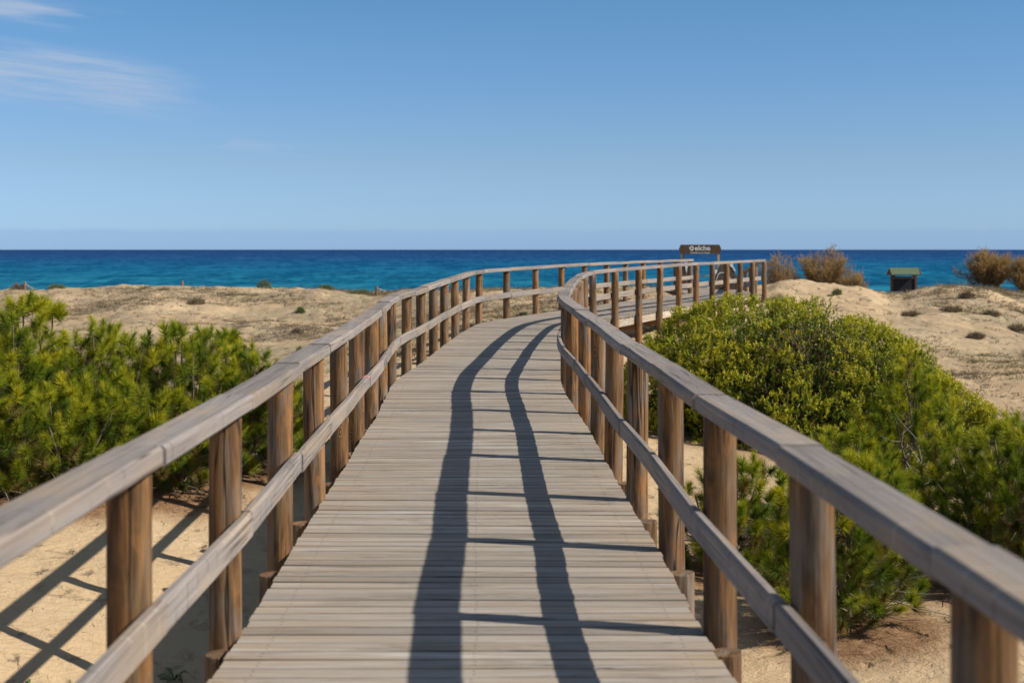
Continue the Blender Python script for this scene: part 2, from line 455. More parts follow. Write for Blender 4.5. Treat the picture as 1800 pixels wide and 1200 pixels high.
def sea_material():
    m, k = new_mat('sea_water')
    pos = k.n('ShaderNodeNewGeometry').outputs['Position']
    sp = k.n('ShaderNodeSeparateXYZ', {0: pos})
    x, y = sp.outputs[0], sp.outputs[1]
    # depth of the water grows away from the shore: sandy turquoise shallows to deep blue
    ly = k.math('LOGARITHM', y, 10.0)
    wob = k.noise(k.n('ShaderNodeCombineXYZ', {0: k.math('MULTIPLY', x, 0.004), 1: k.math('MULTIPLY', ly, 14.0), 2: 0.0}).outputs[0], 1.0, 4.0, 0.6)
    f = k.math('ADD', k.math('MULTIPLY', k.math('SUBTRACT', ly, 2.2), 1 / 1.6), k.math('MULTIPLY', k.math('SUBTRACT', wob, 0.5), 0.25))
    col = k.ramp(f, SEA)
    # sea-grass beds: dark bands on the bottom
    g = k.noise(k.n('ShaderNodeCombineXYZ', {0: k.math('MULTIPLY', x, 0.006), 1: k.math('MULTIPLY', y, 0.03), 2: 2.0}).outputs[0], 1.0, 5.0, 0.65, 0.6)
    gm = k.math('MULTIPLY', k.smooth(g, 0.53, 0.66), k.math('SUBTRACT', 1.0, k.smooth(y, 260.0, 520.0)))
    col = k.mix(k.math('MULTIPLY', gm, 0.5), col, (0.008, 0.06, 0.125))
    # wavelets, their bright and shaded faces put into the colour
    def wv(sx, sy, z, d=4.0):
        return k.noise(k.n('ShaderNodeCombineXYZ', {0: k.math('MULTIPLY', x, sx), 1: k.math('MULTIPLY', y, sy), 2: z}).outputs[0], 1.0, d, 0.62, 0.3)
    w1 = wv(0.55, 0.11, 0.0, 5.0)
    w2 = wv(0.14, 0.028, 4.0, 5.0)
    w3 = wv(0.035, 0.0070, 8.0, 6.0)
    w = k.math('ADD', k.math('ADD', k.math('MULTIPLY', w1, 0.30), k.math('MULTIPLY', w2, 0.38)), k.math('MULTIPLY', w3, 0.32))
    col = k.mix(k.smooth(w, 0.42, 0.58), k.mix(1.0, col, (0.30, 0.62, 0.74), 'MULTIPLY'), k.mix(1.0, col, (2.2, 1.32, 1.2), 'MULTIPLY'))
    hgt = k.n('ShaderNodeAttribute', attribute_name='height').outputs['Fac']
    col = k.mix(k.smooth(hgt, -0.30, 0.40), k.mix(1.0, col, (0.45, 0.78, 0.86), 'MULTIPLY'), k.mix(1.0, col, (1.7, 1.18, 1.10), 'MULTIPLY'))  # crests paler, troughs darker: wave shading put into the colour
    foam = k.math('MULTIPLY', k.smooth(wv(0.33, 0.11, 13.0, 2.0), 0.80, 0.84), k.smooth(wv(0.02, 0.012, 16.0, 1.0), 0.5, 0.6))
    col = k.mix(foam, col, (0.8, 0.8, 0.8))
    nrm = k.n('ShaderNodeBump', {'Height': w, 'Distance': 0.8, 'Strength': 0.35}).outputs[0]
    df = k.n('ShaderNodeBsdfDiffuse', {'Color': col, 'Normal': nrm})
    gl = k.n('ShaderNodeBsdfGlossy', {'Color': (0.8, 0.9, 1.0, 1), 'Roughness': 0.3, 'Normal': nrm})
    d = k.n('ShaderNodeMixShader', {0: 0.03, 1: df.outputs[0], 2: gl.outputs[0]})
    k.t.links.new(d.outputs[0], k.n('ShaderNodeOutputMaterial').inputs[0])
    return m


SEA = [(0.0, (0.022, 0.140, 0.225)), (0.16, (0.006, 0.130, 0.220)), (0.36, (0.004, 0.098, 0.205)), (0.6, (0.008, 0.064, 0.180)), (1.0, (0.010, 0.052, 0.160))]
M['sea'] = sea_material()

# ------------------------------------------------------------------ boardwalk line: inner faces of the posts, left and right
EZ_Y = [-10, 11, 12.4, 15, 18, 21, 24, 27, 30, 34, 42, 60]
EZ_E = [1.61, 1.61, 1.60, 1.565, 1.53, 1.49, 1.445, 1.39, 1.345, 1.31, 1.28, 1.28]
def deck_z(y): return 1.61 - np.interp(y, EZ_Y, EZ_E)

LP = [(-1.10, -1.70), (-1.105, -0.10), (-1.11, 1.42), (-1.118, 2.94), (-1.127, 4.44), (-1.132, 5.96), (-1.177, 7.66), (-1.213, 9.19), (-1.241, 10.75), (-1.275, 12.3), (-1.290, 13.75),
      (-1.345, 15.3), (-1.365, 16.75), (-1.274, 18.15), (-1.180, 19.5), (-1.10, 21.1), (-1.008, 22.6), (-0.905, 24.15), (-0.764, 25.7), (-0.564, 27.1),
      (-0.05, 28.55), (0.56, 30.0), (1.159, 31.5), (1.75, 33.0), (2.36, 34.5), (2.94, 36.05), (3.52, 37.5), (4.12, 38.95), (4.72, 40.4), (5.30, 41.8)]
RP = [(0.97, -1.70), (0.95, -0.10), (0.93, 1.42), (0.905, 2.93), (0.868, 4.45), (0.802, 5.97), (0.783, 7.62), (0.738, 9.15), (0.714, 10.85), (0.684, 12.35), (0.641, 13.75),
      (0.577, 15.35), (0.575, 16.8), (0.64, 18.0), (0.735, 19.45), (0.83, 20.95), (0.945, 22.35), (1.06, 23.7), (1.21, 25.1), (1.43, 26.4),
      (1.96, 28.0), (2.56, 29.45), (3.155, 30.95), (3.73, 32.4), (4.31, 33.8), (4.89, 35.2), (5.46, 36.6), (6.03, 38.0), (6.60, 39.4), (7.17, 40.8)]
LP = np.array(LP); RP = np.array(RP)
NP_ = len(LP)


def catmull(P, t):
    i = int(min(max(math.floor(t), 0), len(P) - 2)); f = t - i
    p = [P[min(max(i + k, 0), len(P) - 1)] for k in (-1, 0, 1, 2)]
    return 0.5 * ((2 * p[1]) + (-p[0] + p[2]) * f + (2 * p[0] - 5 * p[1] + 4 * p[2] - p[3]) * f * f + (-p[0] + 3 * p[1] - 3 * p[2] + p[3]) * f ** 3)


TS = np.arange(0, NP_ - 1 + 1e-6, 0.1)
MIDS = np.array([(catmull(LP, t) + catmull(RP, t)) / 2 for t in TS])

# ------------------------------------------------------------------ ground
CTRL = np.array([
    (0, -20, -2.0), (-20, -20, -1.0), (20, -20, -1.2), (0, 0, -2.05), (-3, 4, -2.05), (3, 4, -1.95), (-2.0, 8, -2.15), (-2.6, 11, -2.0), (-3.6, 10.5, -1.6), (-4.6, 10.5, -1.25), (-5, 6, -1.5), (-8, 8, -0.95),
    (-4, 16, -1.15), (-8, 16, -0.9), (-14, 16, -0.6), (2.2, 10, -1.95), (4, 13, -1.85), (3.0, 8, -1.95), (8, 10, -1.7), (8, 14, -1.65), (3.5, 20, -1.65), (6, 24, -1.62), (2.4, 22, -1.55), (10, 24, -1.45),
    (10, 30, -1.15), (0, 17, -1.6), (-2.2, 18, -1.25), (-2, 24, -0.75), (2.6, 27, -1.1), (-0.3, 30.5, -0.08), (1.5, 34, 0.0), (4, 35.5, 0.05), (4.5, 32, -0.45), (-2, 30, -0.35), (-5, 28, -0.9),
    (-10, 30, -0.95), (-16, 30, -0.85), (-5, 38, -0.85), (-12, 40, -0.8), (-20, 42, -0.6), (0, 42, -0.15), (2, 44, -0.05), (5, 46, 0.12), (-6, 50, -0.45), (-15, 52, -0.3), (-26, 55, -0.2),
    (-8, 60, 0.0), (-16, 61, 0.02), (-24, 62, 0.0), (-34, 62, 0.05), (0, 56, -0.05), (6, 52, 0.0), (8.2, 42, 0.33), (7.2, 45, 0.1), (10.2, 50, 0.58), (9.0, 48, 0.48), (12.5, 52, 0.38), (16, 54, 0.12), (20, 56, 0.10), (26, 56, 0.05), (34, 58, 0.0),
    (12, 42, -0.15), (18, 42, -0.55), (10, 36, -0.55), (24, 44, -0.5), (8, 33, -0.85), (20, 32, -0.95), (16, 24, -1.3),
    (-30, 74, -2.2), (-10, 73, -2.2), (5, 68, -2.4), (20, 72, -2.2), (36, 72, -2.2), (-30, 95, -5.2), (0, 95, -5.2), (30, 95, -5.2), (-30, 120, -7.5), (0, 120, -7.5), (30, 120, -7.5)], float)


def _tps(r2): return np.where(r2 > 1e-9, 0.5 * r2 * np.log(np.maximum(r2, 1e-9)), 0.0)


def _fit():
    P = CTRL[:, :2]; n = len(P)
    K = _tps(((P[:, None] - P[None]) ** 2).sum(-1)) + np.eye(n) * 0.8
    A = np.concatenate([np.ones((n, 1)), P], 1)
    L = np.block([[K, A], [A.T, np.zeros((3, 3))]])
    return np.linalg.solve(L, np.concatenate([CTRL[:, 2], np.zeros(3)]))


W_ = _fit()


def ground_base(x, y):
    x = np.atleast_1d(np.asarray(x, float)); y = np.atleast_1d(np.asarray(y, float))
    xc = np.clip(x, -36, 38); yc = np.clip(y, -22, 120)
    out = np.empty(len(xc))
    for s in range(0, len(xc), 20000):
        e = slice(s, s + 20000)
        r2 = (xc[e, None] - CTRL[None, :, 0]) ** 2 + (yc[e, None] - CTRL[None, :, 1]) ** 2
        out[e] = _tps(r2) @ W_[:-3] + W_[-3] + W_[-2] * xc[e] + W_[-1] * yc[e]
    return out


def ground(x, y):
    x = np.atleast_1d(np.asarray(x, float)); y = np.atleast_1d(np.asarray(y, float))
    z = ground_base(x, y)
    far = np.clip((y - 26) / 20, 0, 1)
    z = z + fbm(x / 3.2, y / 3.2, 11, 3) * (0.16 + 0.24 * far) + fbm(x / 0.9, y / 0.9, 23, 3) * (0.13 + 0.20 * far)
    z = z + fbm(x / 0.3, y / 0.3, 31, 2) * (0.035 + 0.10 * far)
    z = z + np.clip((np.abs(y - 60.5) < 6) * fbm(x / 2.2, y / 9.0, 47, 3) * 0.45, -0.3, 0.3)
    # keep clear of the deck
    sel = np.where((np.abs(x - 3) < 9) & (y > -4) & (y < 50))[0]
    if len(sel):
        q = np.stack([x[sel], y[sel]], 1)
        d2 = ((q[:, None, :] - MIDS[None]) ** 2).sum(-1)
        j = d2.argmin(1); d = np.sqrt(d2[np.arange(len(sel)), j])
        cap = deck_z(MIDS[j, 1]) - 0.22 + np.clip(d - 1.15, 0, 9) * 0.8
        z[sel] = np.minimum(z[sel], cap)
        ramp = (np.abs(x[sel] - 6.15) < 1.6) & (y[sel] > 40) & (y[sel] < 48.5)
        z[sel] = np.where(ramp, np.minimum(z[sel], 0.12), z[sel])
    uu = 900 + 2500 * x / np.maximum(y, 1.0)
    z = z + np.interp(uu, CREST_U, CREST_D) * np.clip((y - 34) / 14, 0, 1) * np.clip((80 - y) / 10, 0, 1)
    t = np.clip((y - 120) / 60, 0, 1)
    return z * (1 - t) + (-13) * t


CREST_U = [0, 20, 60, 75, 100, 130, 200, 260, 300, 400, 460, 520, 560, 600, 640, 700, 780, 860, 950, 1000, 1100, 1200, 1345, 1365, 1380, 1400, 1420, 1460, 1500, 1530, 1560, 1589, 1620, 1650, 1690, 1740, 1770, 1800, 1900]
CREST_D = [-0.27, -0.069, -0.196, -0.303, -0.093, -0.141, -0.011, 0.054, -0.106, -0.176, -0.229, -0.168, -0.16, -0.234, -0.335, -0.282, -0.025, 0.123, 0.176, 0.298, 0.191, 0.093, -0.251, -0.121, -0.105, -0.104, -0.183, -0.274, -0.241, -0.24, -0.42, -0.39, -0.15, 0.019, 0.065, -0.016, -0.21, -0.294, -0.16]


def gz(x, y): return float(ground(x, y)[0])


PINES_XY = []    # filled below; used for the needle litter


def axis(parts):
    out = []
    for a, b, n in parts: out += list(np.linspace(a, b, n, endpoint=False))
    return np.array(out + [parts[-1][1]])


# name, x, y, height, radius, shoots, seed, density below, label
PINES = [
    (-5.87, 15.6, 0.66, 1.00, 560, 1, 'broad pine shrub cut by the left edge of the photo'),
    (-5.50, 16.0, 1.12, 0.80, 480, 2, 'tallest pine shrub on the left with upright tufted shoots against the dune'),
    (-4.83, 17.0, 0.77, 1.00, 620, 3, 'dense yellow-green pine shrub right of the tallest left pine'),
    (-4.01, 17.3, 0.68, 0.92, 540, 4, 'bushy pine shrub in the middle of the left clump with bare pale stems'),
    (-3.38, 17.8, 0.40, 0.75, 380, 5, 'smaller pine shrub behind the left railing near the end of the clump'),
    (-3.02, 18.6, 0.05, 0.60, 240, 6, 'low dark green pine shrub seen between the left railing posts'),
    (-4.93, 15.9, 0.08, 0.90, 430, 15, 'low pine growth at the left front foot of the clump, partly behind the railing'),
    (-3.92, 16.5, -0.10, 0.82, 400, 16, 'low pine growth with bare twigs over needle litter beside the second left post'),
    (5.05, 17.8, 0.05, 0.76, 430, 7, 'pine shrub behind the exposed grey trunk, against the mastic bush'),
    (4.95, 14.6, -0.18, 0.98, 600, 8, 'broad bright pine shrub at the right edge behind the right railing'),
    (3.15, 13.3, -0.34, 0.88, 560, 9, 'rounded pine shrub just behind the near right railing with twigs at its foot'),
    (2.30, 15.3, -0.66, 0.75, 380, 10, 'low pine shrub on the sand seen between two right railing posts'),
    (3.95, 16.4, -0.45, 0.75, 380, 11, 'small yellow-tipped pine shrub at the front foot of the mastic bush'),
    (5.95, 15.8, -0.26, 0.92, 480, 12, 'pine shrub farthest right, rising behind the broad bright one'),
]


def build_ground():
    xs = axis([(-4000, -300, 4), (-300, -40, 26), (-40, -14, 70), (-14, 14, 230), (14, 40, 70), (40, 300, 26), (300, 4000, 5)])
    ys = axis([(-300, -20, 10), (-20, 3, 40), (3, 34, 250), (34, 66, 150), (66, 130, 40), (130, 400, 8), (400, 30000, 4)])
    X, Y = np.meshgrid(xs, ys)
    x = X.ravel(); y = Y.ravel()
    z = ground(x, y)
    nx, ny = len(xs), len(ys)
    i = np.arange((ny - 1) * (nx - 1)); r = i // (nx - 1); c = i % (nx - 1)
    a = r * nx + c
    F = np.stack([a, a + 1, a + nx + 1, a + nx], 1)
    lit = np.zeros(len(x))
    for p in PINES:
        d = np.hypot(x - p[0], (y - p[1] + 0.25))
        lit = np.maximum(lit, np.clip(1.0 - (d - p[3] * 0.75) / 0.5, 0, 1))
    d = np.hypot((x - 5.2) / 3.2, (y - 24.4) / 2.6)
    lit = np.maximum(lit, np.clip((1.12 - d) * 4, 0, 1) * 0.8)
    veg = np.clip((y - 24) / 10, 0, 1) * np.clip((63 - y) / 6, 0.15, 1)
    veg *= np.clip(0.85 + fbm(x / 6.0, y / 3.5, 77, 4) * 3.2, 0.0, 1.0)
    veg = np.where((x > 6) & (y > 40) & (y < 52) & (x < 13), veg * 0.35, veg)
    veg = np.where((x < 8) & (x > -2) & (y > 27), veg * 0.3, veg)
    me = mesh_np('sand_dunes', np.stack([x, y, z], 1), [F], {'litter': lit, 'veg': veg}, smooth=True)
    o = link('sand_dunes', me, M['sand'])
    label(o, 'pale rippled sand dunes with mats of dry vegetation', None, None, 'structure')
    yy = [62.0]
    while yy[-1] < 9000: yy.append(yy[-1] * 1.0125)
    yy = np.array(yy + [12000, 18000, 30000, 60000])
    sxs = axis([(-6, -1.2, 12), (-1.2, -0.5, 50), (-0.5, 0.5, 560), (0.5, 1.2, 50), (1.2, 6, 12)])
    Sg, Yg = np.meshgrid(sxs, yy); Xg = Sg * Yg
    x, y = Xg.ravel(), Yg.ravel()
    gw = np.random.default_rng(42)
    z = np.zeros(len(x))
    for lam, amp, cnt in ((42, 0.16, 5), (20, 0.12, 7), (10, 0.075, 8), (5, 0.035, 6)):
        for q in range(cnt):
            th = gw.normal(-0.35, 0.55); kk = 2 * math.pi / (lam * gw.uniform(0.75, 1.3))
            ph = kk * (math.sin(th) * x + math.cos(th) * y) + gw.uniform(0, 6.28) + 2.2 * fbm(x / (lam * 4), y / (lam * 4), 300 + q, 2)
            sn = np.sin(ph)
            z += amp * (sn + 0.25 * np.cos(2 * ph)) / math.sqrt(cnt) * 1.25
    z *= np.clip((y - 64) / 40, 0.1, 1) * np.clip(1.2 - y / 9000, 0, 1)
    nx, ny = len(sxs), len(yy)
    i = np.arange((ny - 1) * (nx - 1)); a = (i // (nx - 1)) * nx + i % (nx - 1)
    me = mesh_np('sea', np.stack([x, y, z - 6.0], 1), [np.stack([a, a + 1, a + nx + 1, a + nx], 1)], {'height': z}, smooth=True)
    label(link('sea', me, M['sea']), 'blue sea with turquoise shallows under a straight horizon', None, None, 'structure')


build_ground()

# ------------------------------------------------------------------ boardwalk deck
def build_boardwalk():
    root = empty('boardwalk', (0, 0, 0), 'weathered grey plank boardwalk curving right over the dunes between two railings', 'boardwalk')
    # arc-length along the middle line
    fine = np.arange(0, NP_ - 1 + 1e-6, 0.02)
    Ls = np.array([catmull(LP, t) for t in fine]); Rs = np.array([catmull(RP, t) for t in fine])
    mid = (Ls + Rs) / 2
    s = np.concatenate([[0], np.cumsum(np.linalg.norm(np.diff(mid, axis=0), axis=1))])
    pitch = 0.118; gap = 0.009; th = 0.034
    mb = MB()
    pos = 0.0
    rr = random.Random(3)
    while pos + pitch < s[-1]:
        a0, a1 = pos + gap / 2, pos + pitch - gap / 2
        dz = rr.uniform(-0.0022, 0.0022); tl = rr.uniform(-0.0018, 0.0018)
        out = [rr.uniform(-0.006, 0.007), rr.uniform(-0.006, 0.007)]
        cor = []
        for a in (a0, a1):
            l = np.array([np.interp(a, s, Ls[:, 0]), np.interp(a, s, Ls[:, 1])]); r = np.array([np.interp(a, s, Rs[:, 0]), np.interp(a, s, Rs[:, 1])])
            d = (r - l) / np.linalg.norm(r - l)
            cor.append((l - d * (0.004 + out[0]), r + d * (0.004 + out[1]), float(deck_z((l[1] + r[1]) / 2))))
        (l0, r0, z0), (l1, r1, z1) = cor
        ed, ed2 = rr.uniform(0.35, 1.0), rr.uniform(0.25, 1.0)  # strength of the painted gap shade on each long side
        c = 0.005
        def ring(p0, p1, za, zb):
            e = (p1 - p0); e = e / np.linalg.norm(e)
            q0 = p0 + e * c * 2.2; q1 = p1 - e * c * 2.2
            return [(*p0, za - th), (*p1, zb - th), (*p1, zb - c), (*(p1 - e * c * 0.8), zb - c * 0.2), (*q1, zb), (*q0, za), (*(p0 + e * c * 0.8), za - c * 0.2), (*p0, za - c)]
        rings = []
        for f in (0, 0.5, 1):
            p0 = l0 * (1 - f) + r0 * f; p1 = l1 * (1 - f) + r1 * f
            w = rr.uniform(-0.0012, 0.0012) + tl * (f - 0.5) * 2 + dz
            rings.append(ring(p0, p1, z0 + w, z1 + w))
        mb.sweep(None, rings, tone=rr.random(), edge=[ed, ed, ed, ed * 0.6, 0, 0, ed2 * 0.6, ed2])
        pos += pitch * (1.0 if rr.random() > 0.06 else 0.96)
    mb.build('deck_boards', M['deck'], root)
    # edge beams under both edges, one per bay
    for side, P, sg in (('l', Ls, 1), ('r', Rs, -1)):
        for i in range(NP_ - 1):
            a, b = catmull(LP if sg > 0 else RP, i), catmull(LP if sg > 0 else RP, i + 1)
            o0, o1 = catmull(RP if sg > 0 else LP, i), catmull(RP if sg > 0 else LP, i + 1)
            d0 = (o0 - a) / np.linalg.norm(o0 - a); d1 = (o1 - b) / np.linalg.norm(o1 - b)
            a = a + d0 * 0.012; b = b + d1 * 0.012
            e = (b - a) / np.linalg.norm(b - a) * 0.002
            rings = []
            for p, d, q in ((a + e, d0, i), (b - e, d1, i + 1)):
                z = float(deck_z(p[1])) - 0.037
                p2 = p + d * 0.05
                rings.append([(*p, z - 0.15), (*p2, z - 0.15), (*p2, z), (*p, z)])
            m2 = MB(); m2.sweep(None, rings, tone=rr.random())
            m2.build('edge_beam', M['beam'], root)
    # cross beams and sawn-off support posts beside the railing posts
    k = 0
    stub_s = []
    for y in (4.37, 5.80, 7.22, 8.55, 9.98, 11.4, 12.8, 14.2, 15.6, 17.0):
        xl = np.interp(y, LP[:, 1], LP[:, 0]); xr = np.interp(y, RP[:, 1], RP[:, 0])
        for x, sg in ((xl - 0.065 + rr.uniform(-.01, .01), -1), (xr + 0.062 + rr.uniform(-.01, .01), 1)):
            m2 = MB(); n = 20; yy = y + rr.uniform(-.02, .02)
            r = 0.066
            top = -0.028 + float(deck_z(y)) + rr.uniform(-0.012, 0.006)
            rings = []
            for z, q in ((-2.6, 1.03), (-1.0, 1.0), (top - 0.004, 0.985), (top, 0.94)):
                rings.append([(x + r * q * math.cos(t) * (1 + 0.02 * math.sin(3 * t)), yy + r * q * math.sin(t), z + (0.004 * math.cos(t) if z > -0.2 else 0)) for t in np.arange(n) * 2 * math.pi / n])
            m2.sweep(None, rings, tone=rr.random())
            m2.build('support_post', M['post'], root)
    for i in range(4, NP_, 1):
        a, b = LP[i], RP[i]
        z = float(deck_z((a[1] + b[1]) / 2)) - 0.037 - 0.152 - 0.06
        d = (b - a); L = np.linalg.norm(d)
        m2 = MB(); m2.box(((a[0] + b[0]) / 2, (a[1] + b[1]) / 2, z), (L - 0.01, 0.08, 0.118), math.atan2(d[1], d[0]), rr.random())
        m2.build('cross_beam', M['rust_beam'], root)
    # landing at the seaward end, turning towards the beach
    m2 = MB()
    y = 41.75
    zt = float(deck_z(42)) - 0.004
    while y < 47.2:
        m2.box((6.2, y + 0.055, zt - 0.017), (2.2, 0.11, 0.034), 0, rr.random())
        y += 0.118
    m2.build('landing_boards', M['deck'], root)
    return root


build_boardwalk()

# ------------------------------------------------------------------ railings
def log_mesh(seed, r=0.069, top=0.0, length=3.3, n=22):
    rr = np.random.default_rng(seed)
    zs = np.array([-length, -2.2, -1.5, -1.1, -0.8, -0.5, -0.25, -0.06, top])
    th = np.arange(n) * 2 * math.pi / n
    ph = rr.uniform(0, 6.28, 4)
    mb = MB()
    rings = []
    bx, by = rr.normal(0, 0.004, 2)
    for z in zs:
        f = 1.0 + 0.035 * (-z / 1.2 - 0.4) * rr.uniform(0.6, 1.2)
        rad = r * f * (1 + 0.018 * np.sin(2 * th + ph[0]) + 0.012 * np.sin(3 * th + ph[1] + z) + 0.008 * np.sin(5 * th + ph[2] + 2 * z))
        sw = 0.003 * math.sin(3 * z + ph[3])
        rings.append(np.stack([rad * np.cos(th) + bx * z + sw, rad * np.sin(th) + by * z, np.full(n, z)], 1))
    # a drying crack down one side
    mb.sweep(None, rings, 0.0)
    # u runs up the log for the grain
    return mb.mesh('post', smooth=True)


POSTS = [log_mesh(100 + i) for i in range(7)]
for me in POSTS:
    me.materials.append(M['post'])
    # flat ends
    for p in me.polygons:
        if len(p.vertices) > 4: p.use_smooth = False

RAIL_H = 1.0; RAIL_T = 0.066; RAIL_W = 0.150


def rail_ring(p, nrm, zc, w, t, c=0.009):
    """ring across a rail at p: nrm points to the deck (inner side); zc = top"""
    hw = w / 2
    prof = [(-hw, -t + c), (-hw + c, -t), (hw - c, -t), (hw, -t + c), (hw, -c * 1.5), (hw - c * 1.5, 0), (-hw + c * 1.5, 0), (-hw, -c * 1.5)]
    return [(p[0] + nrm[0] * a, p[1] + nrm[1] * a, zc + b) for a, b in prof]


def build_railing(P, Q, text, i0, seed, sg):
    """P: inner faces of this side's posts, Q: the other side"""
    rr = random.Random(seed)
    n = len(P)
    root = empty('wooden_railing', (P[i0][0], P[i0][1], float(deck_z(P[i0][1]))), text, 'railing')
    org = np.array(root.location)
    inn = (Q - P) / np.linalg.norm(Q - P, axis=1)[:, None]
    cen = P - inn * 0.069
    for i in range(i0, n):
        z = float(deck_z(P[i][1])) + RAIL_H - RAIL_T - 0.001
        o = bpy.data.objects.new('post', POSTS[rr.randrange(len(POSTS))])
        o.parent = root
        o.location = (cen[i][0] - org[0], cen[i][1] - org[1], z - org[2])
        o.rotation_euler = (rr.gauss(0, 0.004), rr.gauss(0, 0.004), rr.uniform(0, 6.28))
        COL.objects.link(o)
    # top and lower rails, one length per bay, bent to the curve
    tc = P + inn * (0.042 - RAIL_W / 2)
    lc = P + inn * 0.0245
    def perp(pts, i):
        d = pts[min(i + 1, n - 1)] - pts[max(i - 1, 0)]
        d = d / np.linalg.norm(d)
        nn = np.array([-d[1], d[0]])
        return nn if nn @ inn[i] > 0 else -nn
    def run(pts, name, top, w, t, jit):
        i = i0
        hang = rr.uniform(-jit, jit)
        while i < n - 1:
            ln = 1
            j = min(i + ln, n - 1)
            rings = []
            za, zb = rr.uniform(-jit, jit), rr.uniform(-jit, jit)
            offs = rr.uniform(-jit, jit) * 0.8
            for f in np.linspace(0, j - i, 2 * (j - i) + 1):
                p = catmull(pts, i + f)
                q = catmull(pts, min(i + f + 0.05, n - 1)) - catmull(pts, max(i + f - 0.05, 0))
                q = q / np.linalg.norm(q)
                nn = np.array([-q[1], q[0]])
                if nn @ inn[i] < 0: nn = -nn
                zz = float(deck_z(p[1])) + top + za * (1 - f / (j - i)) + zb * f / (j - i)
                pp = p + nn * offs
                if f == 0: pp = pp + q * 0.003
                if f == j - i: pp = pp - q * 0.003
                rings.append([(a[0] - org[0], a[1] - org[1], a[2] - org[2]) for a in rail_ring(pp, nn, zz, w, t, 0.008)])
            if sg > 0: rings = [r[::-1] for r in rings]
            mb = MB(); mb.sweep(None, rings, tone=rr.random())
            me = mb.mesh(name)
            o = link(name, me, M['rail'], root)
            i = j
    run(tc, 'top_rail', RAIL_H, RAIL_W, RAIL_T, 0.0065)
    run(lc, 'lower_rail', 0.515, 0.048, 0.108, 0.006)
    # end overhang of the top rail beyond the last post
    return root, inn, lc, org


I0 = 2
rail_left, innL, lcL, orgL = build_railing(LP, RP, 'left wooden railing of round posts with a scrap of pink tape on its lower rail', I0, 21, 1)
rail_right, innR, lcR, orgR = build_railing(RP, LP, 'right-hand wooden railing of round posts throwing its shadow across the deck', I0, 22, -1)

# pink tape round the lower rail of the left railing (between post 8 and 9)
def tape():
    t = 8.90
    p = catmull(lcL, t); q = catmull(lcL, t + 0.05) - catmull(lcL, t - 0.05); q /= np.linalg.norm(q)
    nn = np.array([-q[1], q[0]]); nn = nn if nn @ innL[9] > 0 else -nn
    z = float(deck_z(p[1])) + 0.515 + 0.003
    mb = MB()
    rings = []
    for f in (-0.045, 0.045):
        pp = p + q * f
        rings.append([(a[0] - orgL[0], a[1] - orgL[1], a[2] - orgL[2]) for a in rail_ring(pp, nn, z, 0.056, 0.016, 0.004)])
    mb.sweep(None, [r[::-1] for r in rings])
    o = mb.build('tape', M['tape'], rail_left)
tape()

# ramp railing that runs down to the beach from the end of the right railing
def ramp_railing():
    root = empty('ramp_railing', (7.17, 41.0, 0.0), 'short railing sloping down towards the beach from the far end of the right railing', 'railing')
    ys = np.arange(42.0, 47.3, 0.85)
    rr = random.Random(5)
    def zt(y): return 1.30 - (y - 41.2) * 0.135
    for y in ys:
        m = MB(); n = 10
        rings = [[(0.02 + 0.055 * math.cos(t), y - 41.0 + 0.055 * math.sin(t), z) for t in np.arange(n) * 2 * math.pi / n] for z in (-1.2, zt(y) - 0.062)]
        m.sweep(None, rings, rr.random()); m.build('post', M['post'], root)
    for nm, dz, w, t in (('top_rail', 0.0, 0.14, 0.06), ('lower_rail', -0.47, 0.05, 0.11)):
        m = MB()
        rings = [[(a, y - 41.0, zt(y) + dz + b) for a, b in ((-w / 2 - (0.05 if nm == 'lower_rail' else 0), -t), (w / 2 - (0.05 if nm == 'lower_rail' else 0), -t), (w / 2 - (0.05 if nm == 'lower_rail' else 0), 0), (-w / 2 - (0.05 if nm == 'lower_rail' else 0), 0))] for y in (41.1, 44.3, 47.5)]
        m.sweep(None, rings, rr.random()); m.build(nm, M['rail'], root)
ramp_railing()

# ------------------------------------------------------------------ beach gateway: sign and wave-cut screens
def text_mesh(name, body, size, depth, bold, mat, parent, loc, rot):
    cu = bpy.data.curves.new(name, 'FONT')
    cu.body = body; cu.size = size; cu.extrude = depth; cu.offset = bold
    cu.align_x = 'CENTER'; cu.align_y = 'BOTTOM_BASELINE' if False else 'BOTTOM'
    tmp = bpy.data.objects.new(name, cu); COL.objects.link(tmp)
    dg = bpy.context.evaluated_depsgraph_get(); dg.update()
    me = bpy.data.meshes.new_from_object(tmp.evaluated_get(dg))
    me.materials.clear(); me.materials.append(mat)
    bpy.data.objects.remove(tmp)
    o = bpy.data.objects.new(name, me); COL.objects.link(o)
    o.parent = parent; o.location = loc; o.rotation_euler = rot
    return o


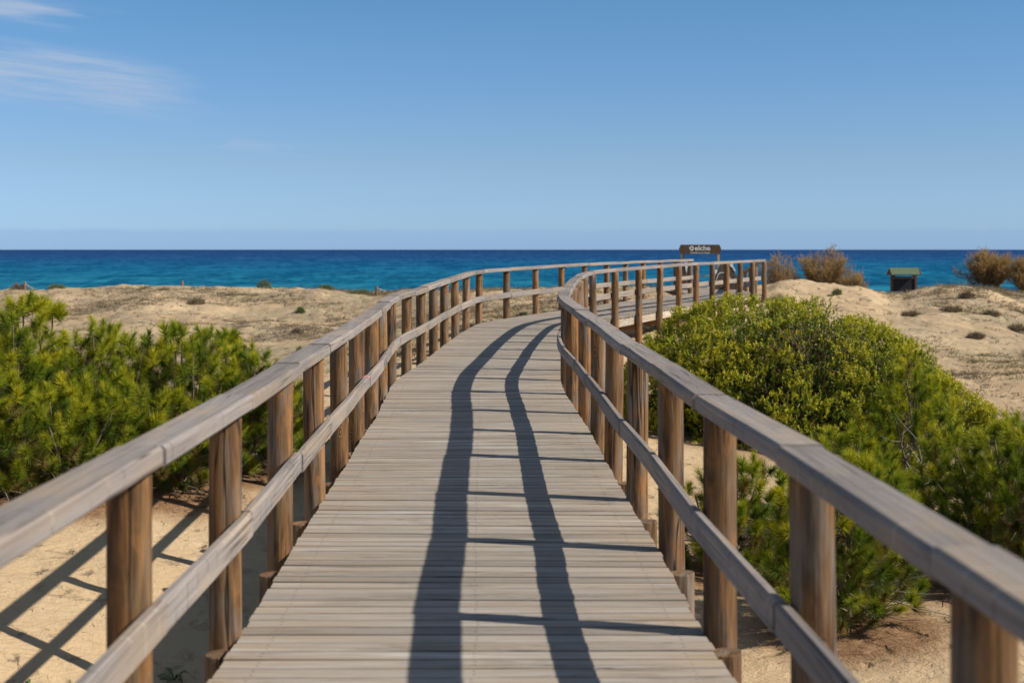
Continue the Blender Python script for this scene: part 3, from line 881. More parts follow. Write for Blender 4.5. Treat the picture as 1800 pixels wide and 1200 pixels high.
def gateway_sign():
    Y = 46.0
    px = Y / 2500.0
    def X(u): return (u - 900) * px
    def Z(v): return 1.61 - (v - 438) * px
    cx = X(1230.5)
    root = empty('gateway_sign', (cx, Y, 0.3), 'brown pointed-end sign board with white lettering on yellow posts above the beach gateway', 'sign')
    # board with pointed ends
    w = X(1267.5) - X(1193.5); h = Z(429.5) - Z(445.5); zc = (Z(429.5) + Z(445.5)) / 2 - 0.3
    hw = w / 2; pt = 0.055
    prof = [(-hw, 0.01), (-hw + pt, h / 2), (hw - pt, h / 2), (hw, 0.01), (hw - pt * 0.6, -h / 2), (-hw + pt * 0.6, -h / 2)]
    m = MB()
    m.sweep(None, [[(a, y, zc + b) for a, b in prof] for y in (-0.03, 0.03)])
    bo = m.build('board', M['sign'], root)
    text_mesh('lettering', 'elche', 0.215, 0.004, 0.0035, M['white'], bo, (0.075, -0.034, zc - 0.035 - 0.045), (R(90), 0, 0)).scale = (1.12, 1, 1)
    text_mesh('small_lettering', 'Avenida de las Playas', 0.058, 0.003, 0.001, M['white'], bo, (-0.005, -0.034, zc - 0.145), (R(90), 0, 0)).scale = (1.28, 1, 1)
    # emblem: a ring of rounded petals with a stalk of three leaves
    e = MB()
    ex, ez = -0.275, zc + 0.028
    for k2 in range(7):
        a = 2 * math.pi * k2 / 7 + 0.25
        r0, r1, wd = 0.028, 0.088 if k2 % 2 else 0.078, 0.021
        c, s2 = math.cos(a), math.sin(a)
        pts = []
        for t in np.arange(10) * 2 * math.pi / 10:
            l = (r0 + r1) / 2 + (r1 - r0) / 2 * math.cos(t); q = wd * math.sin(t)
            pts.append((ex + l * c - q * s2, ez + l * s2 + q * c))
        e.sweep(None, [[(p[0], y, p[1]) for p in pts[::-1]] for y in (-0.030, -0.038)])
    e.build('emblem', M['white'], bo)
    for u in (1199.3, 1263.5):
        m = MB(); m.box((X(u) - cx, 0.075, (zc - 1.3) / 2 + 0.05), (0.065, 0.075, zc + 1.3), 0, rng.random(), axis=2)
        m.build('post', M['yellow_wood'], root)
    m = MB(); m.box((X(1203.4) - cx, 0.35, (zc - 1.4) / 2), (0.05, 0.05, zc + 1.2), 0, 0.3, axis=2)
    m.build('brace_post', M['dark_wood'], root)
    m = MB(); m.box((0.02, 0.24, Z(484.3) - 0.3), (w * 0.86, 0.035, 0.03), 0, 0.2)
    m.build('crossbar', M['yellow_wood'], root)


gateway_sign()


def wave_screen(name_label, u0, u1, profile, white_polys, Y, vb):
    """screen of upright planks sawn to a wave outline. profile: [(u, v_top)] at distance Y"""
    px = Y / 2500.0
    X = lambda u: (u - 900) * px
    Z = lambda v: 1.61 - (v - 438) * px
    zb = Z(vb)
    root = empty('wave_screen', (X((u0 + u1) / 2), Y, zb), name_label, 'screen')
    ox, oz = X((u0 + u1) / 2), zb
    us = [p[0] for p in profile]; vs = [p[1] for p in profile]
    nseg = max(3, int(round((X(u1) - X(u0)) / 0.075)))
    m = MB()
    e = np.linspace(u0, u1, nseg + 1)
    for i in range(nseg):
        a, b = e[i], e[i + 1]
        xa, xb = X(a) - ox + 0.002, X(b) - ox - 0.002
        za, zb2 = Z(np.interp(a, us, vs)) - oz, Z(np.interp(b, us, vs)) - oz
        za = max(za, 0.05); zb2 = max(zb2, 0.05)
        dy = 0.004 * (i % 2)
        m.sweep(None, [[(xa, y + dy, -0.3), (xb, y + dy, -0.3), (xb, y + dy, zb2), (xa, y + dy, za)] for y in (-0.02, 0.02)], tone=random.random())
    m.build('planks', M['screen'], root)
    for poly in white_polys:
        w = MB()
        w.sweep(None, [[(X(a) - ox, y, Z(b) - oz) for a, b in poly] for y in (-0.021, -0.031)])
        w.build('white_trim', M['white'], root)
    return root


wave_screen('dark plank screen with a white wedge left of the beach gateway', 1196, 1216,
            [(1196, 462), (1203, 460), (1216, 463)], [[(1203, 460.5), (1209.8, 460.5), (1206.3, 480)]], 45.2, 517)
wave_screen('dark wave-shaped plank screen with white painted crest right of the beach gateway', 1254.5, 1297,
            [(1254.5, 492), (1258, 484), (1262, 472), (1265, 464), (1268, 461.5), (1281, 461.5), (1287, 469), (1291, 478), (1297, 489)],
            [[(1282, 461.8), (1287.5, 461.8), (1288.5, 467), (1292, 473), (1292.5, 478), (1289.5, 474), (1287, 469.5), (1284, 468)],
             [(1258, 491.5), (1262, 481.5), (1264.5, 478.5), (1270, 478), (1277, 477.5), (1281, 483), (1284.5, 490), (1283, 490.5), (1279.5, 484), (1276, 479), (1269, 479.4), (1265, 480), (1263, 482), (1259, 491.5)]], 45.6, 517)

# small white panel beyond the gateway
def white_panel():
    Y = 58.0; px = Y / 2500
    x = (1257 - 900) * px; z = 1.61 - (477 - 438) * px
    g = gz(x, Y)
    root = empty('notice_panel', (x, Y, g), 'small white rectangular panel on a post seen through the beach gateway', 'panel')
    m = MB(); m.box((0, 0, z - g), (0.34, 0.03, 0.15), 0, 0, 0); m.build('panel', M['white'], root)
    m = MB(); m.box((0.12, 0.04, (z - g) / 2 - 0.1), (0.05, 0.045, z - g + 0.2), 0, 0, 2); m.build('post', M['brown_wood'], root)
white_panel()

# ------------------------------------------------------------------ information board with green roof on the right dune
def info_board():
    Y = 60.0; px = Y / 2500
    X = lambda u: (u - 900) * px
    Z = lambda v: 1.61 - (v - 438) * px
    cx = X(1589)
    g = gz(cx, Y)
    root = empty('information_board', (cx, Y, g), 'roofed information board with green ridge roof and dark panel on the right dune', 'information board')
    oz = g
    half = (X(1614) - X(1563)) / 2
    # roof: two pitches
    zr, ze = Z(470.0) - oz, Z(482.8) - oz
    d = 0.36
    m = MB()
    m.sweep(None, [[(x, -d, ze), (x, 0, zr - 0.03), (x, d, ze), (x, d + 0.01, ze + 0.03), (x, 0, zr), (x, -d - 0.01, ze + 0.03)] for x in (-half, half)])
    m.build('roof', M['green_roof'], root)
    for x in (-half - 0.018, half - 0.002):
        m = MB(); m.sweep(None, [[(q, -d - 0.02, ze - 0.03), (q, 0, zr - 0.06), (q, d + 0.02, ze - 0.03), (q, d + 0.02, ze + 0.045), (q, 0, zr + 0.012), (q, -d - 0.02, ze + 0.045)] for q in (x, x + 0.02)])
        m.build('bargeboard', M['brown_wood'], root)
    for x in (X(1567.5) - cx, X(1609.5) - cx):
        m = MB(); m.box((x, 0, (ze - 0.4) / 2), (0.10, 0.10, ze + 0.5), 0, 0.2, 2); m.build('post', M['brown_wood'], root)
    xa, xb = X(1569.6) - cx, X(1607.4) - cx
    m = MB(); m.box(((xa + xb) / 2, 0, Z(487) - oz), (xb - xa, 0.07, 0.085), 0, 0.4); m.build('frame_rail', M['brown_wood'], root)
    m = MB(); m.box(((xa + xb) / 2, 0.0, (Z(489) - oz + Z(512) - oz) / 2), (xb - xa, 0.04, Z(489) - Z(512)), 0, 0.4); m.build('panel', M['dark_panel'], root)
    for x in (xa, xb):
        m = MB(); sgn = 1 if x == xa else -1
        m.sweep(None, [[(x, y, ze - 0.02), (x + sgn * 0.12, y, ze - 0.02), (x, y, ze - 0.14)][::sgn] for y in (-0.03, 0.03)]); m.build('corner_brace', M['brown_wood'], root)
info_board()

# ------------------------------------------------------------------ rope fences along the far dune
def rope_post(u, Y, vtop, text, ropes):
    px = Y / 2500
    x = (u - 900) * px; zt = 1.61 - (vtop - 438) * px
    g = gz(x, Y)
    root = empty('rope_fence_post', (x, Y, g), text, 'fence post')
    h = max(zt - g, 0.35)
    m = MB(); n = 10
    m.sweep(None, [[(r * math.cos(t), r * math.sin(t), z) for t in np.arange(n) * 2 * math.pi / n] for z, r in ((-0.4, 0.05), (h - 0.01, 0.048), (h, 0.04))])
    m.build('post', M['rust_beam'], root)
    for dx, dy, dz in ropes:
        m = MB(); pts = []
        for f in np.linspace(0, 1, 8):
            pts.append((dx * f, dy * f, h - 0.06 + dz * f - 0.12 * math.sin(math.pi * f)))
        m.tube(pts, 0.014, 5); m.build('rope', M['rope'], root)
rope_post(661.8, 58.0, 504.0, 'short brown post with pale sagging rope beside the left railing on the dune crest', [(1.6, 1.2, -0.45), (-0.55, 0.6, -0.28)])
rope_post(43.5, 60.0, 498.0, 'thin post with pale rope beside the pinkish bush at the left dune crest', [(0.75, 0.3, -0.28)])
rope_post(320.5, 61.0, 498.5, 'thin lone post on the middle of the left dune crest', [])

# ------------------------------------------------------------------ vegetation builders
def unit(v): return v / (np.linalg.norm(v, axis=-1, keepdims=True) + 1e-9)


def frames(d):
    a = np.cross(d, np.array([0.3, 0.5, 0.81])); a = unit(a)
    return a, np.cross(d, a)


def needle_mesh(name, base, d, L, tone, per, nl, nw, spread0, spread1, g, droop=0.0):
    """bottle-brush shoots: base (S,3), dir (S,3), length (S), tone (S)"""
    S = len(base)
    t = np.sort(g.random((S, per)), 1)
    az = g.uniform(0, 2 * np.pi, (S, per))
    a, b = frames(d)
    ang = np.radians(spread0 + (spread1 - spread0) * t + g.normal(0, 8, (S, per)))
    nd = d[:, None] * np.cos(ang)[..., None] + (a[:, None] * np.cos(az)[..., None] + b[:, None] * np.sin(az)[..., None]) * np.sin(ang)[..., None]
    nd[..., 2] -= droop * g.random((S, per))
    nd = unit(nd)
    p0 = base[:, None] + d[:, None] * (L[:, None] * t)[..., None]
    ln = nl * g.uniform(0.7, 1.2, (S, per))
    side = unit(np.cross(nd, unit(g.normal(size=(S, per, 3))))) * (nw / 2)
    p1 = p0 + nd * ln[..., None]
    V = np.stack([p0 - side, p0 + side, p1], 2).reshape(-1, 3)
    n = S * per
    tq = tone[:, None] + (t - 0.5) * 0.2 + g.normal(0, 0.05, (S, per))
    tn = np.clip(np.stack([tq - 0.10, tq - 0.10, tq + 0.16], 2), 0, 1).ravel()  # light on the needle tips put into the tone
    return mesh_np(name, V, [np.arange(n * 3).reshape(n, 3)], {'tone': tn})


def leaf_mesh(name, base, d, L, tone, per, ll, lw, g, spread=(80, 35)):
    """sprigs of small diamond leaves"""
    S = len(base)
    t = np.sort(g.random((S, per)), 1)
    az = g.uniform(0, 2 * np.pi, (S, per))
    a, b = frames(d)
    ang = np.radians(spread[0] + (spread[1] - spread[0]) * t + g.normal(0, 12, (S, per)))
    nd = unit(d[:, None] * np.cos(ang)[..., None] + (a[:, None] * np.cos(az)[..., None] + b[:, None] * np.sin(az)[..., None]) * np.sin(ang)[..., None])
    p0 = base[:, None] + d[:, None] * (L[:, None] * t)[..., None]
    ln = (ll * g.uniform(0.7, 1.25, (S, per)))[..., None]
    side = unit(np.cross(nd, unit(d[:, None] + 0.6 * g.normal(size=(S, per, 3))))) * (lw / 2)
    up = unit(np.cross(side, nd)) * lw * 0.25
    V = np.stack([p0, p0 + nd * ln * 0.5 + side + up, p0 + nd * ln, p0 + nd * ln * 0.5 - side + up], 2).reshape(-1, 3)
    n = S * per
    i = np.arange(n) * 4
    tn = np.repeat(np.clip(tone[:, None] + (t - 0.5) * 0.42 + g.normal(0, 0.06, (S, per)), 0, 1).ravel(), 4)
    return mesh_np(name, V, [np.concatenate([np.stack([i, i + 1, i + 2], 1), np.stack([i, i + 2, i + 3], 1)])], {'tone': tn})


def lumps(dirs, seed, amp=0.22, f=2.3):
    az = np.arctan2(dirs[:, 1], dirs[:, 0]); el = dirs[:, 2]
    return 1 + amp * 2 * fbm(np.cos(az) * f + 10 + el * 1.7, np.sin(az) * f + 20 - el * 2.1, seed, 3)


def pine(x, y, ztop, r, nshoot, seed, text):
    nshoot = int(nshoot * 2.0)
    g = np.random.default_rng(1000 + seed)
    z0 = gz(x, y) - 0.05
    h = max(ztop - z0, 0.6)
    root = empty('pine_shrub', (x, y, z0), text, 'pine shrub')
    # crown made of several upright leaders
    nl = max(4, int(r * 9))
    la = g.uniform(0, 2 * np.pi, nl); lr = r * 0.62 * np.sqrt(g.random(nl))
    lx, ly = lr * np.cos(la), lr * np.sin(la)
    lh = h * np.clip(1.02 - 0.42 * (lr / r) ** 1.5 + g.normal(0, 0.07, nl), 0.4, 1.08)
    lx[0] = ly[0] = 0.0; lh[0] = h
    lw = r * g.uniform(0.42, 0.62, nl)
    wgt = lw * lh; wgt = wgt / wgt.sum()
    pick = g.choice(nl, nshoot, p=wgt)
    tt = 0.07 + 0.93 * g.random(nshoot) ** 0.85
    azs = g.uniform(0, 2 * np.pi, nshoot)
    v = unit(np.stack([np.cos(azs), np.sin(azs), (tt - 0.35) * 1.6], 1))
    rad = np.where(g.random(nshoot) < 0.72, g.uniform(0.82, 1.04, nshoot), g.random(nshoot) ** 0.5)
    rad = rad * lumps(v, seed, 0.26)
    prof = np.sqrt(np.clip(1.02 - tt ** 2.4, 0, 1)) * (0.72 + 0.28 * np.clip(tt / 0.25, 0, 1))
    bx = lx[pick] + v[:, 0] / np.hypot(v[:, 0], v[:, 1]) * rad * lw[pick] * prof
    by = ly[pick] + v[:, 1] / np.hypot(v[:, 0], v[:, 1]) * rad * lw[pick] * prof
    bz = (tt * 0.93 * lh[pick]).clip(0.06)
    base = np.stack([bx, by, bz], 1)
    # shoots keep their distance, so each tuft reads on its own
    keep = []
    for q in range(nshoot):
        if not keep or np.min(((base[keep] - base[q]) ** 2).sum(1)) > 0.145 ** 2: keep.append(q)
    base = base[keep]; pick = pick[keep]; v = v[keep]; rad = rad[keep]; bz = bz[keep]; nshoot = len(keep)
    out = np.stack([v[:, 0], v[:, 1], np.zeros(nshoot)], 1)
    d = unit(out * g.uniform(0.3, 0.9, (nshoot, 1)) + np.array([0, 0, 1.0]) * g.uniform(0.45, 1.1, (nshoot, 1)) + g.normal(0, 0.18, (nshoot, 3)))
    L = g.uniform(0.06, 0.22, nshoot)
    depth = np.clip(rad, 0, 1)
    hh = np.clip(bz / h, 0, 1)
    tone = 0.36 + 0.42 * hh * depth - 0.22 * (depth < 0.8) + g.normal(0, 0.20, nshoot) + 0.05 * math.sin(seed * 3.1)  # inner shoots darker: shade within the crown painted into the tone
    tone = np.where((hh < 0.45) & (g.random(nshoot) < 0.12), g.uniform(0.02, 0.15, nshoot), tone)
    # a few leading candles stand clear of the crown
    nt = max(3, nl)
    tb = np.stack([lx[:nt] + g.normal(0, 0.04, nt), ly[:nt] + g.normal(0, 0.04, nt), lh[:nt] * 0.93], 1)
    base = np.concatenate([base, tb]); d = np.concatenate([d, unit(np.array([0, 0, 1.0]) + g.normal(0, 0.15, (nt, 3)))])
    L = np.concatenate([L, g.uniform(0.08, 0.15, nt)]); tone = np.concatenate([tone, g.uniform(0.5, 0.8, nt)])
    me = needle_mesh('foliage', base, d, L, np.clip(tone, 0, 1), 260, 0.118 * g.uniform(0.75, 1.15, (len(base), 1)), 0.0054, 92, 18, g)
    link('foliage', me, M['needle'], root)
    # stems: leaders from the root and a twig to about a third of the shoots
    mb = MB()
    for i in range(nl):
        mid = np.array([lx[i] * 0.6 + g.normal(0, 0.05), ly[i] * 0.6 + g.normal(0, 0.05), lh[i] * 0.45])
        mb.tube([(g.normal(0, 0.03), g.normal(0, 0.03), -0.1), mid, (lx[i], ly[i], lh[i] * 0.93)], [0.026, 0.017, 0.008], 5)
    for i in range(0, nshoot, 2):
        li = pick[i]
        f = np.clip(base[i, 2] / lh[li] - g.uniform(0.1, 0.35), 0.05, 0.9)
        st = np.array([lx[li] * (0.3 + 0.7 * f), ly[li] * (0.3 + 0.7 * f), lh[li] * f])
        en = base[i]
        md = (st + en) / 2 + np.array([g.normal(0, 0.03), g.normal(0, 0.03), -0.04])
        mb.tube([st, md, en], [0.008, 0.006, 0.004], 3, caps=False)
    mb.build('stem', M['bark'], root)
    # dead twigs near the ground
    mb = MB()
    for i in range(int(34 * r / 0.8)):
        a = g.uniform(0, 2 * np.pi); rr = r * g.uniform(0.5, 1.0)
        p = np.array([math.cos(a) * rr * 0.4, math.sin(a) * rr * 0.4, g.uniform(0.05, 0.45)])
        q = np.array([math.cos(a) * rr, math.sin(a) * rr, p[2] + g.uniform(-0.15, 0.2)])
        q2 = q + np.array([math.cos(a + g.normal(0, 0.7)), math.sin(a + g.normal(0, 0.7)), g.uniform(-0.3, 0.6)]) * g.uniform(0.08, 0.22)
        q[2] = max(q[2], 0.04); q2[2] = max(q2[2], 0.05)
        mb.tube([p, (p + q) / 2 + g.normal(0, 0.04, 3), q, q2], [0.007, 0.006, 0.005, 0.003], 3, caps=False)
    mb.build('dead_twigs', M['dead_twig'], root)
    return root


for p in PINES: pine(*p)

# slender sapling with mop-headed tufts standing above the left clump
def sapling(x, y, tops, seed, text):
    g = np.random.default_rng(seed)
    z0 = gz(x, y) - 0.05
    root = empty('pine_sapling', (x, y, z0), text, 'pine sapling')
    mb = MB(); B = []; D = []; L = []; T = []
    for (dx, dy, zt, n) in tops:
        h = zt - z0
        mb.tube([(0, 0, -0.1), (dx * 0.7, dy * 0.7, h * 0.5), (dx, dy, h)], [0.022, 0.016, 0.009], 5)
        for i in range(n):
            a = g.uniform(0, 2 * np.pi); e = g.uniform(0.1, 1.3)
            dd = np.array([math.cos(a) * math.cos(e), math.sin(a) * math.cos(e), math.sin(e)])
            B.append(np.array([dx, dy, h - 0.06]) + dd * 0.05); D.append(dd); L.append(g.uniform(0.08, 0.17)); T.append(g.uniform(0.4, 0.85))
    me = needle_mesh('foliage', np.array(B), np.array(D), np.array(L), np.array(T), 110, 0.095, 0.006, 74, 22, g)
    link('foliage', me, M['needle'], root)
    mb.build('stem', M['bark'], root)
sapling(-3.80, 19.0, [(0.0, 0, 0.40, 40), (0.14, 0.1, 0.08, 18)], 51, 'slender pine sapling with a round mop of needles above the left clump')
sapling(-4.07, 19.2, [(0.0, 0, 0.42, 13)], 52, 'tiny pine sapling with one small tuft left of the mop-headed one')
sapling(-5.30, 16.4, [(0.0, 0.0, 0.86, 30), (-0.14, -0.05, 0.96, 22)], 53, 'pine leader with bare curved stem at the right side of the tallest left pine')

# ------------------------------------------------------------------ the big mastic bush
def mastic():
    g = np.random.default_rng(77)
    cx, cy = 4.92, 24.6
    z0 = gz(cx, cy - 2) - 0.1
    root = empty('mastic_bush', (cx, cy, z0), 'huge rounded glossy green mastic bush right of the boardwalk', 'bush')
    # outline: radius by azimuth, height profile lower to the right
    def surf(az, el, k=1.0):
        rx = 3.27; ry = 2.25; H = 2.52
        c, s_ = np.cos(el), np.sin(el)
        X = rx * np.cos(az) * c ** 0.9; Y = ry * np.sin(az) * c ** 0.9
        Hh = H * np.clip(1.0 + 0.06 * (-X / rx) - 0.33 * np.clip(X / rx - 0.0, 0, 1) ** 1.2, 0.3, 1.2)
        Z = Hh * s_ ** 0.85
        l = 1 + 0.15 * fbm(X * 1.6 + 9, Y * 1.6 + Z * 1.9, 5, 3) + 0.08 * fbm(X * 4 + 3, Y * 4 - Z * 4, 15, 2)
        return np.stack([X, Y, Z], -1) * (l * k)[..., None]
    N = 27000
    az = g.uniform(0, 2 * np.pi, N); el = np.arcsin(g.uniform(0.0, 1.0, N))
    depth = np.where(g.random(N) < 0.84, g.uniform(0.965, 1.02, N), g.uniform(0.78, 0.97, N))
    P = surf(az, el, depth)
    e = 0.01
    n = np.cross(surf(az + e, el) - surf(az - e, el), surf(az, el + e) - surf(az, np.maximum(el - e, 0.0)))
    n = unit(n); n = np.where((n * P).sum(1, keepdims=True) < 0, -n, n)
    d = unit(n * 0.55 + np.array([0, 0, 0.75]) + g.normal(0, 0.28, (N, 3)))
    # leaf clumps: sprigs lean together and lie deeper between clumps
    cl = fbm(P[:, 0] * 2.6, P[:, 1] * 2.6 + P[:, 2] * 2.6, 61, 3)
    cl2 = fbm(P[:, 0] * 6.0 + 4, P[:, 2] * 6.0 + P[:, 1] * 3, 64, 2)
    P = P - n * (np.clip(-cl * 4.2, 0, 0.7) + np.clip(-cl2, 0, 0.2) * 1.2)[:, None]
    tone = 0.70 + cl * 1.7 + cl2 * 0.5 + g.normal(0, 0.10, N) - (depth < 0.96) * 0.25  # shade between clumps and deeper in the crown put into the tone
    # dry patch on the sunny crown and a few dead sprigs elsewhere
    dry = np.exp(-(((P[:, 0] + 0.05) / 0.55) ** 2 + ((P[:, 2] - 1.75) / 0.35) ** 2))
    dead = (g.random(N) < dry * 0.75) & (P[:, 1] < 0.4) | (g.random(N) < 0.025)
    tone = np.where(dead, g.uniform(0.02, 0.16, N), tone)
    keep = (g.random(N) > dry * 0.35) & ~((cl < -0.07) & (g.random(N) < 0.62))
    P, d, tone = P[keep], d[keep], tone[keep]
    L = g.uniform(0.06, 0.12, len(P))
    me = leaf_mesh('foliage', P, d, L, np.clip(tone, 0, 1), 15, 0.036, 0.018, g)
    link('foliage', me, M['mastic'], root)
    # inner leaves that close the crown; dark tone stands in for shade
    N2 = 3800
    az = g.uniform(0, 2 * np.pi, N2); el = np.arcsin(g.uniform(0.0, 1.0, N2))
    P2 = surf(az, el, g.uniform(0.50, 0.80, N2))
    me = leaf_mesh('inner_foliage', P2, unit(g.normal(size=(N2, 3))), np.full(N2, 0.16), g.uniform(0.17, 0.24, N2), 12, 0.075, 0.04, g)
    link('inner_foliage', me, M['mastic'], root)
    mb = MB()
    for i in range(60):
        a = g.uniform(0, 2 * np.pi); e2 = g.uniform(0.15, 1.3)
        q = surf(np.array([a]), np.array([e2]), np.array([0.9]))[0]
        p = np.array([q[0] * 0.15 + g.normal(0, 0.2), q[1] * 0.15 + g.normal(0, 0.2), -0.1])
        m = (p + q) / 2 + np.array([g.normal(0, 0.15), g.normal(0, 0.15), -0.25])
        mb.tube([p, m, q], [0.045, 0.028, 0.009], 5)
    # bare twigs in the dry patch
    for i in range(70):
        q = np.array([-0.05 + g.normal(0, 0.42), 0, 0])
        e2 = g.uniform(0.55, 1.0)
        s0 = surf(np.array([-math.pi / 2 + q[0] * 0.4]), np.array([e2]), np.array([0.90]))[0]
        s1 = s0 * 1.08 + np.array([g.normal(0, 0.07), g.normal(0, 0.07), g.uniform(0.02, 0.12)])
        mb.tube([s0, (s0 + s1) / 2 + g.normal(0, 0.02, 3), s1], [0.006, 0.005, 0.003], 3, caps=False)
    mb.build('branches', M['bark'], root)
mastic()

# grey gnarled trunk with dead twigs in front of the mastic bush
def dead_pine():
    g = np.random.default_rng(9)
    x, y = 4.78, 16.9
    z0 = gz(x, y) - 0.05
    root = empty('dead_pine', (x, y, z0), 'bare grey forked trunk with pale dead twigs between the mastic bush and the right pines', 'dead tree')
    mb = MB()
    mb.tube([(0, 0, -0.1), (0.03, 0, 0.4), (0.0, 0.02, 0.75), (0.08, 0, 0.92), (0.05, 0, 1.1)], [0.042, 0.034, 0.03, 0.018, 0.008], 7)
    mb.tube([(0.0, 0.02, 0.75), (-0.10, 0, 0.9), (-0.15, 0.02, 1.1), (-0.12, 0.0, 1.3)], [0.02, 0.014, 0.009, 0.004], 6)
    mb.build('trunk', M['bark'], root, smooth=True)
    mb = MB()
    for i in range(60):
        a = g.uniform(0, 6.28)
        s = np.array([g.uniform(-0.2, 0.12), g.normal(0, 0.05), g.uniform(0.45, 1.25)])
        e = s + np.array([math.cos(a), math.sin(a), g.uniform(-0.2, 1.3)]) * g.uniform(0.10, 0.30)
        mb.tube([s, (s + e) / 2 + g.normal(0, 0.03, 3), e], [0.005, 0.004, 0.002], 3, caps=False)
    mb.build('twigs', M['dead_twig'], root)
dead_pine()

# ------------------------------------------------------------------ tamarisks on the right dune crest
def tamarisk(u, Y, wpx, vtop, text, dens, seed, lean=0.0, base_drop=0.35):
    g = np.random.default_rng(seed)
    px = Y / 2500
    x = (u - 900) * px; ztop = 1.61 - (vtop - 438) * px
    z0 = gz(x, Y) - base_drop * 0.3
    H = (ztop - z0) * 1.12; r = wpx * px / 2 * 1.08
    root = empty('tamarisk_shrub', (x, Y, z0), text, 'shrub')
    mb = MB(); B = []; D = []
    nb = int(20 + r * 18)
    for i in range(nb):
        a = g.uniform(0, 2 * np.pi); q = math.sqrt(g.random())
        tip = np.array([r * q * math.cos(a) + lean, r * 0.7 * q * math.sin(a), H * (0.95 - 0.42 * q ** 2.4) * g.uniform(0.74, 1.0)])
        mid = np.array([tip[0] * 0.45 + g.normal(0, 0.08), tip[1] * 0.45, tip[2] * 0.5])
        root_p = np.array([tip[0] * 0.25, tip[1] * 0.2, -0.1])
        mb.tube([root_p, mid, tip], [0.022, 0.014, 0.005], 4, caps=False)
        for k in range(int(dens * 2)):
            f = g.uniform(0.3, 1.0)
            p = (mid + (tip - mid) * (f - 0.5) * 2) if f > 0.5 else (root_p + (mid - root_p) * f * 2)
            dd = unit(np.array([g.normal(0, 0.55) , g.normal(0, 0.55), g.uniform(0.3, 1.2)]))
            B.append(p + g.normal(0, 0.07, 3)); D.append(dd)
    B = np.array(B); D = np.array(D); n = len(B)
    me = needle_mesh('twigs', B, D, g.uniform(0.15, 0.34, n), np.clip(0.35 + 0.45 * B[:, 2] / H + g.normal(0, 0.15, n), 0, 1), 18, 0.10, 0.010, 42, 16, g, 0.1)
    link('twigs', me, M['tamarisk'], root)
    mb.build('branches', M['bark'], root)


tamarisk(1366, 58, 62, 445, 'thin orange-brown tamarisk shrub right beside the far end of the railing', 16, 201)
tamarisk(1448, 60, 122, 438, 'large brown tamarisk shrub on the right dune crest left of the roofed board', 42, 202)
tamarisk(1505, 59, 34, 486, 'small low reddish shrub at the right foot of the large brown tamarisk', 16, 205)
tamarisk(1736, 58, 108, 446, 'dense rusty-brown tamarisk shrub right of the roofed information board', 48, 203)
tamarisk(1805, 57, 64, 458, 'reddish-brown tamarisk shrub cut by the right edge of the photo', 34, 204)

# ------------------------------------------------------------------ small bushes one can tell apart on the dunes
def bush(u, v, Y, wpx, hpx, tone, text, seed, group=None, per=10, cat='bush', name='dune_bush', up=0.5, nl=0.09):
    g = np.random.default_rng(seed)
    px = Y / 2500
    x = (u - 900) * px
    z0 = gz(x, Y)
    r = wpx * px / 2; h = hpx * px
    n = int(60 + 260 * min(r, 1.0))
    dv = unit(g.normal(size=(n, 3))); dv[:, 2] = np.abs(dv[:, 2])
    q = g.uniform(0.55, 1.0, (n, 1))
    B = dv * q * np.array([r, r * 0.8, h]) * 0.85
    D = unit(dv + np.array([0, 0, up]) + g.normal(0, 0.25, (n, 3)))
    me = needle_mesh('foliage', B, D, np.full(n, 0.08 + 0.1 * h), np.clip(tone + g.normal(0, 0.09, n) + 0.15 * (dv[:, 2] - 0.5), 0, 1), per, nl, 0.012, 60, 15, g)
    root = empty(name, (x, Y, z0 - 0.03), text, cat, group)
    link('foliage', me, M['scrub'], root)
    mb = MB()
    for i in range(9):
        a = g.uniform(0, 6.28)
        mb.tube([(0, 0, -0.1), (math.cos(a) * r * 0.4, math.sin(a) * r * 0.35, h * 0.4), (math.cos(a) * r * 0.75, math.sin(a) * r * 0.6, h * 0.75)], [0.016, 0.011, 0.005], 4, caps=False)
    mb.build('stem', M['bark'], root)


bush(465, 503, 60, 28, 17, 0.95, 'dark green bush standing alone on the left dune crest against the sea', 301)
bush(31, 510, 60, 26, 13, 0.22, 'pinkish-brown dome-shaped bush at the far left of the dune crest', 302)
bush(531, 602, 30, 27, 20, 0.82, 'round grey-green cushion bush on the sand just behind the left railing', 303, per=16, nl=0.05)
bush(450, 622, 27, 40, 14, 0.84, 'low pale grey-green cushion plant at the right end of the left pine clump', 304, per=14, nl=0.06)
bush(200, 553, 42, 16, 7, 0.18, 'small dry brown tuft on the left dune slope, nearest the pines', 305)
bush(345, 562, 40, 22, 9, 0.2, 'wider dry brown tuft on the middle of the left dune slope', 306)
bush(522, 560, 41, 18, 8, 0.12, 'dark dry tuft on the left dune slope close to the railing', 307)
bush(528, 527, 50, 10, 8, 0.97, 'tiny dark green plant high on the left dune slope', 308)
bush(345, 528, 52, 30, 12, 0.4, 'straw-coloured low bush below the left dune crest', 309)
bush(1700, 521, 45, 26, 10, 0.10, 'dark dead bush in the middle of the right dune, below the dense rusty tamarisk', 310)
bush(1742, 534, 42, 26, 9, 0.2, 'brown dead bush right of and below the darkest one on the right dune', 311)
bush(1600, 543, 41, 30, 8, 0.18, 'brown dead bush below the roofed information board on the right dune', 312)
bush(1790, 544, 40, 42, 10, 0.26, 'wide brown dead bush at the right edge of the dune', 313)
bush(1715, 572, 36, 30, 7, 0.26, 'low brown dead bush lowest of those on the right dune', 314)
bush(1672, 535, 42, 40, 9, 0.24, 'long flat brown bush left of the darkest dead bush on the right dune', 315)
bush(1471, 512, 46, 12, 7, 0.9, 'small grey-green plant on the sunlit sand bank below the large tamarisk', 316)
bush(1432, 522, 44, 8, 5, 0.1, 'small dark tuft on the sunlit sand bank near the railing end', 317)
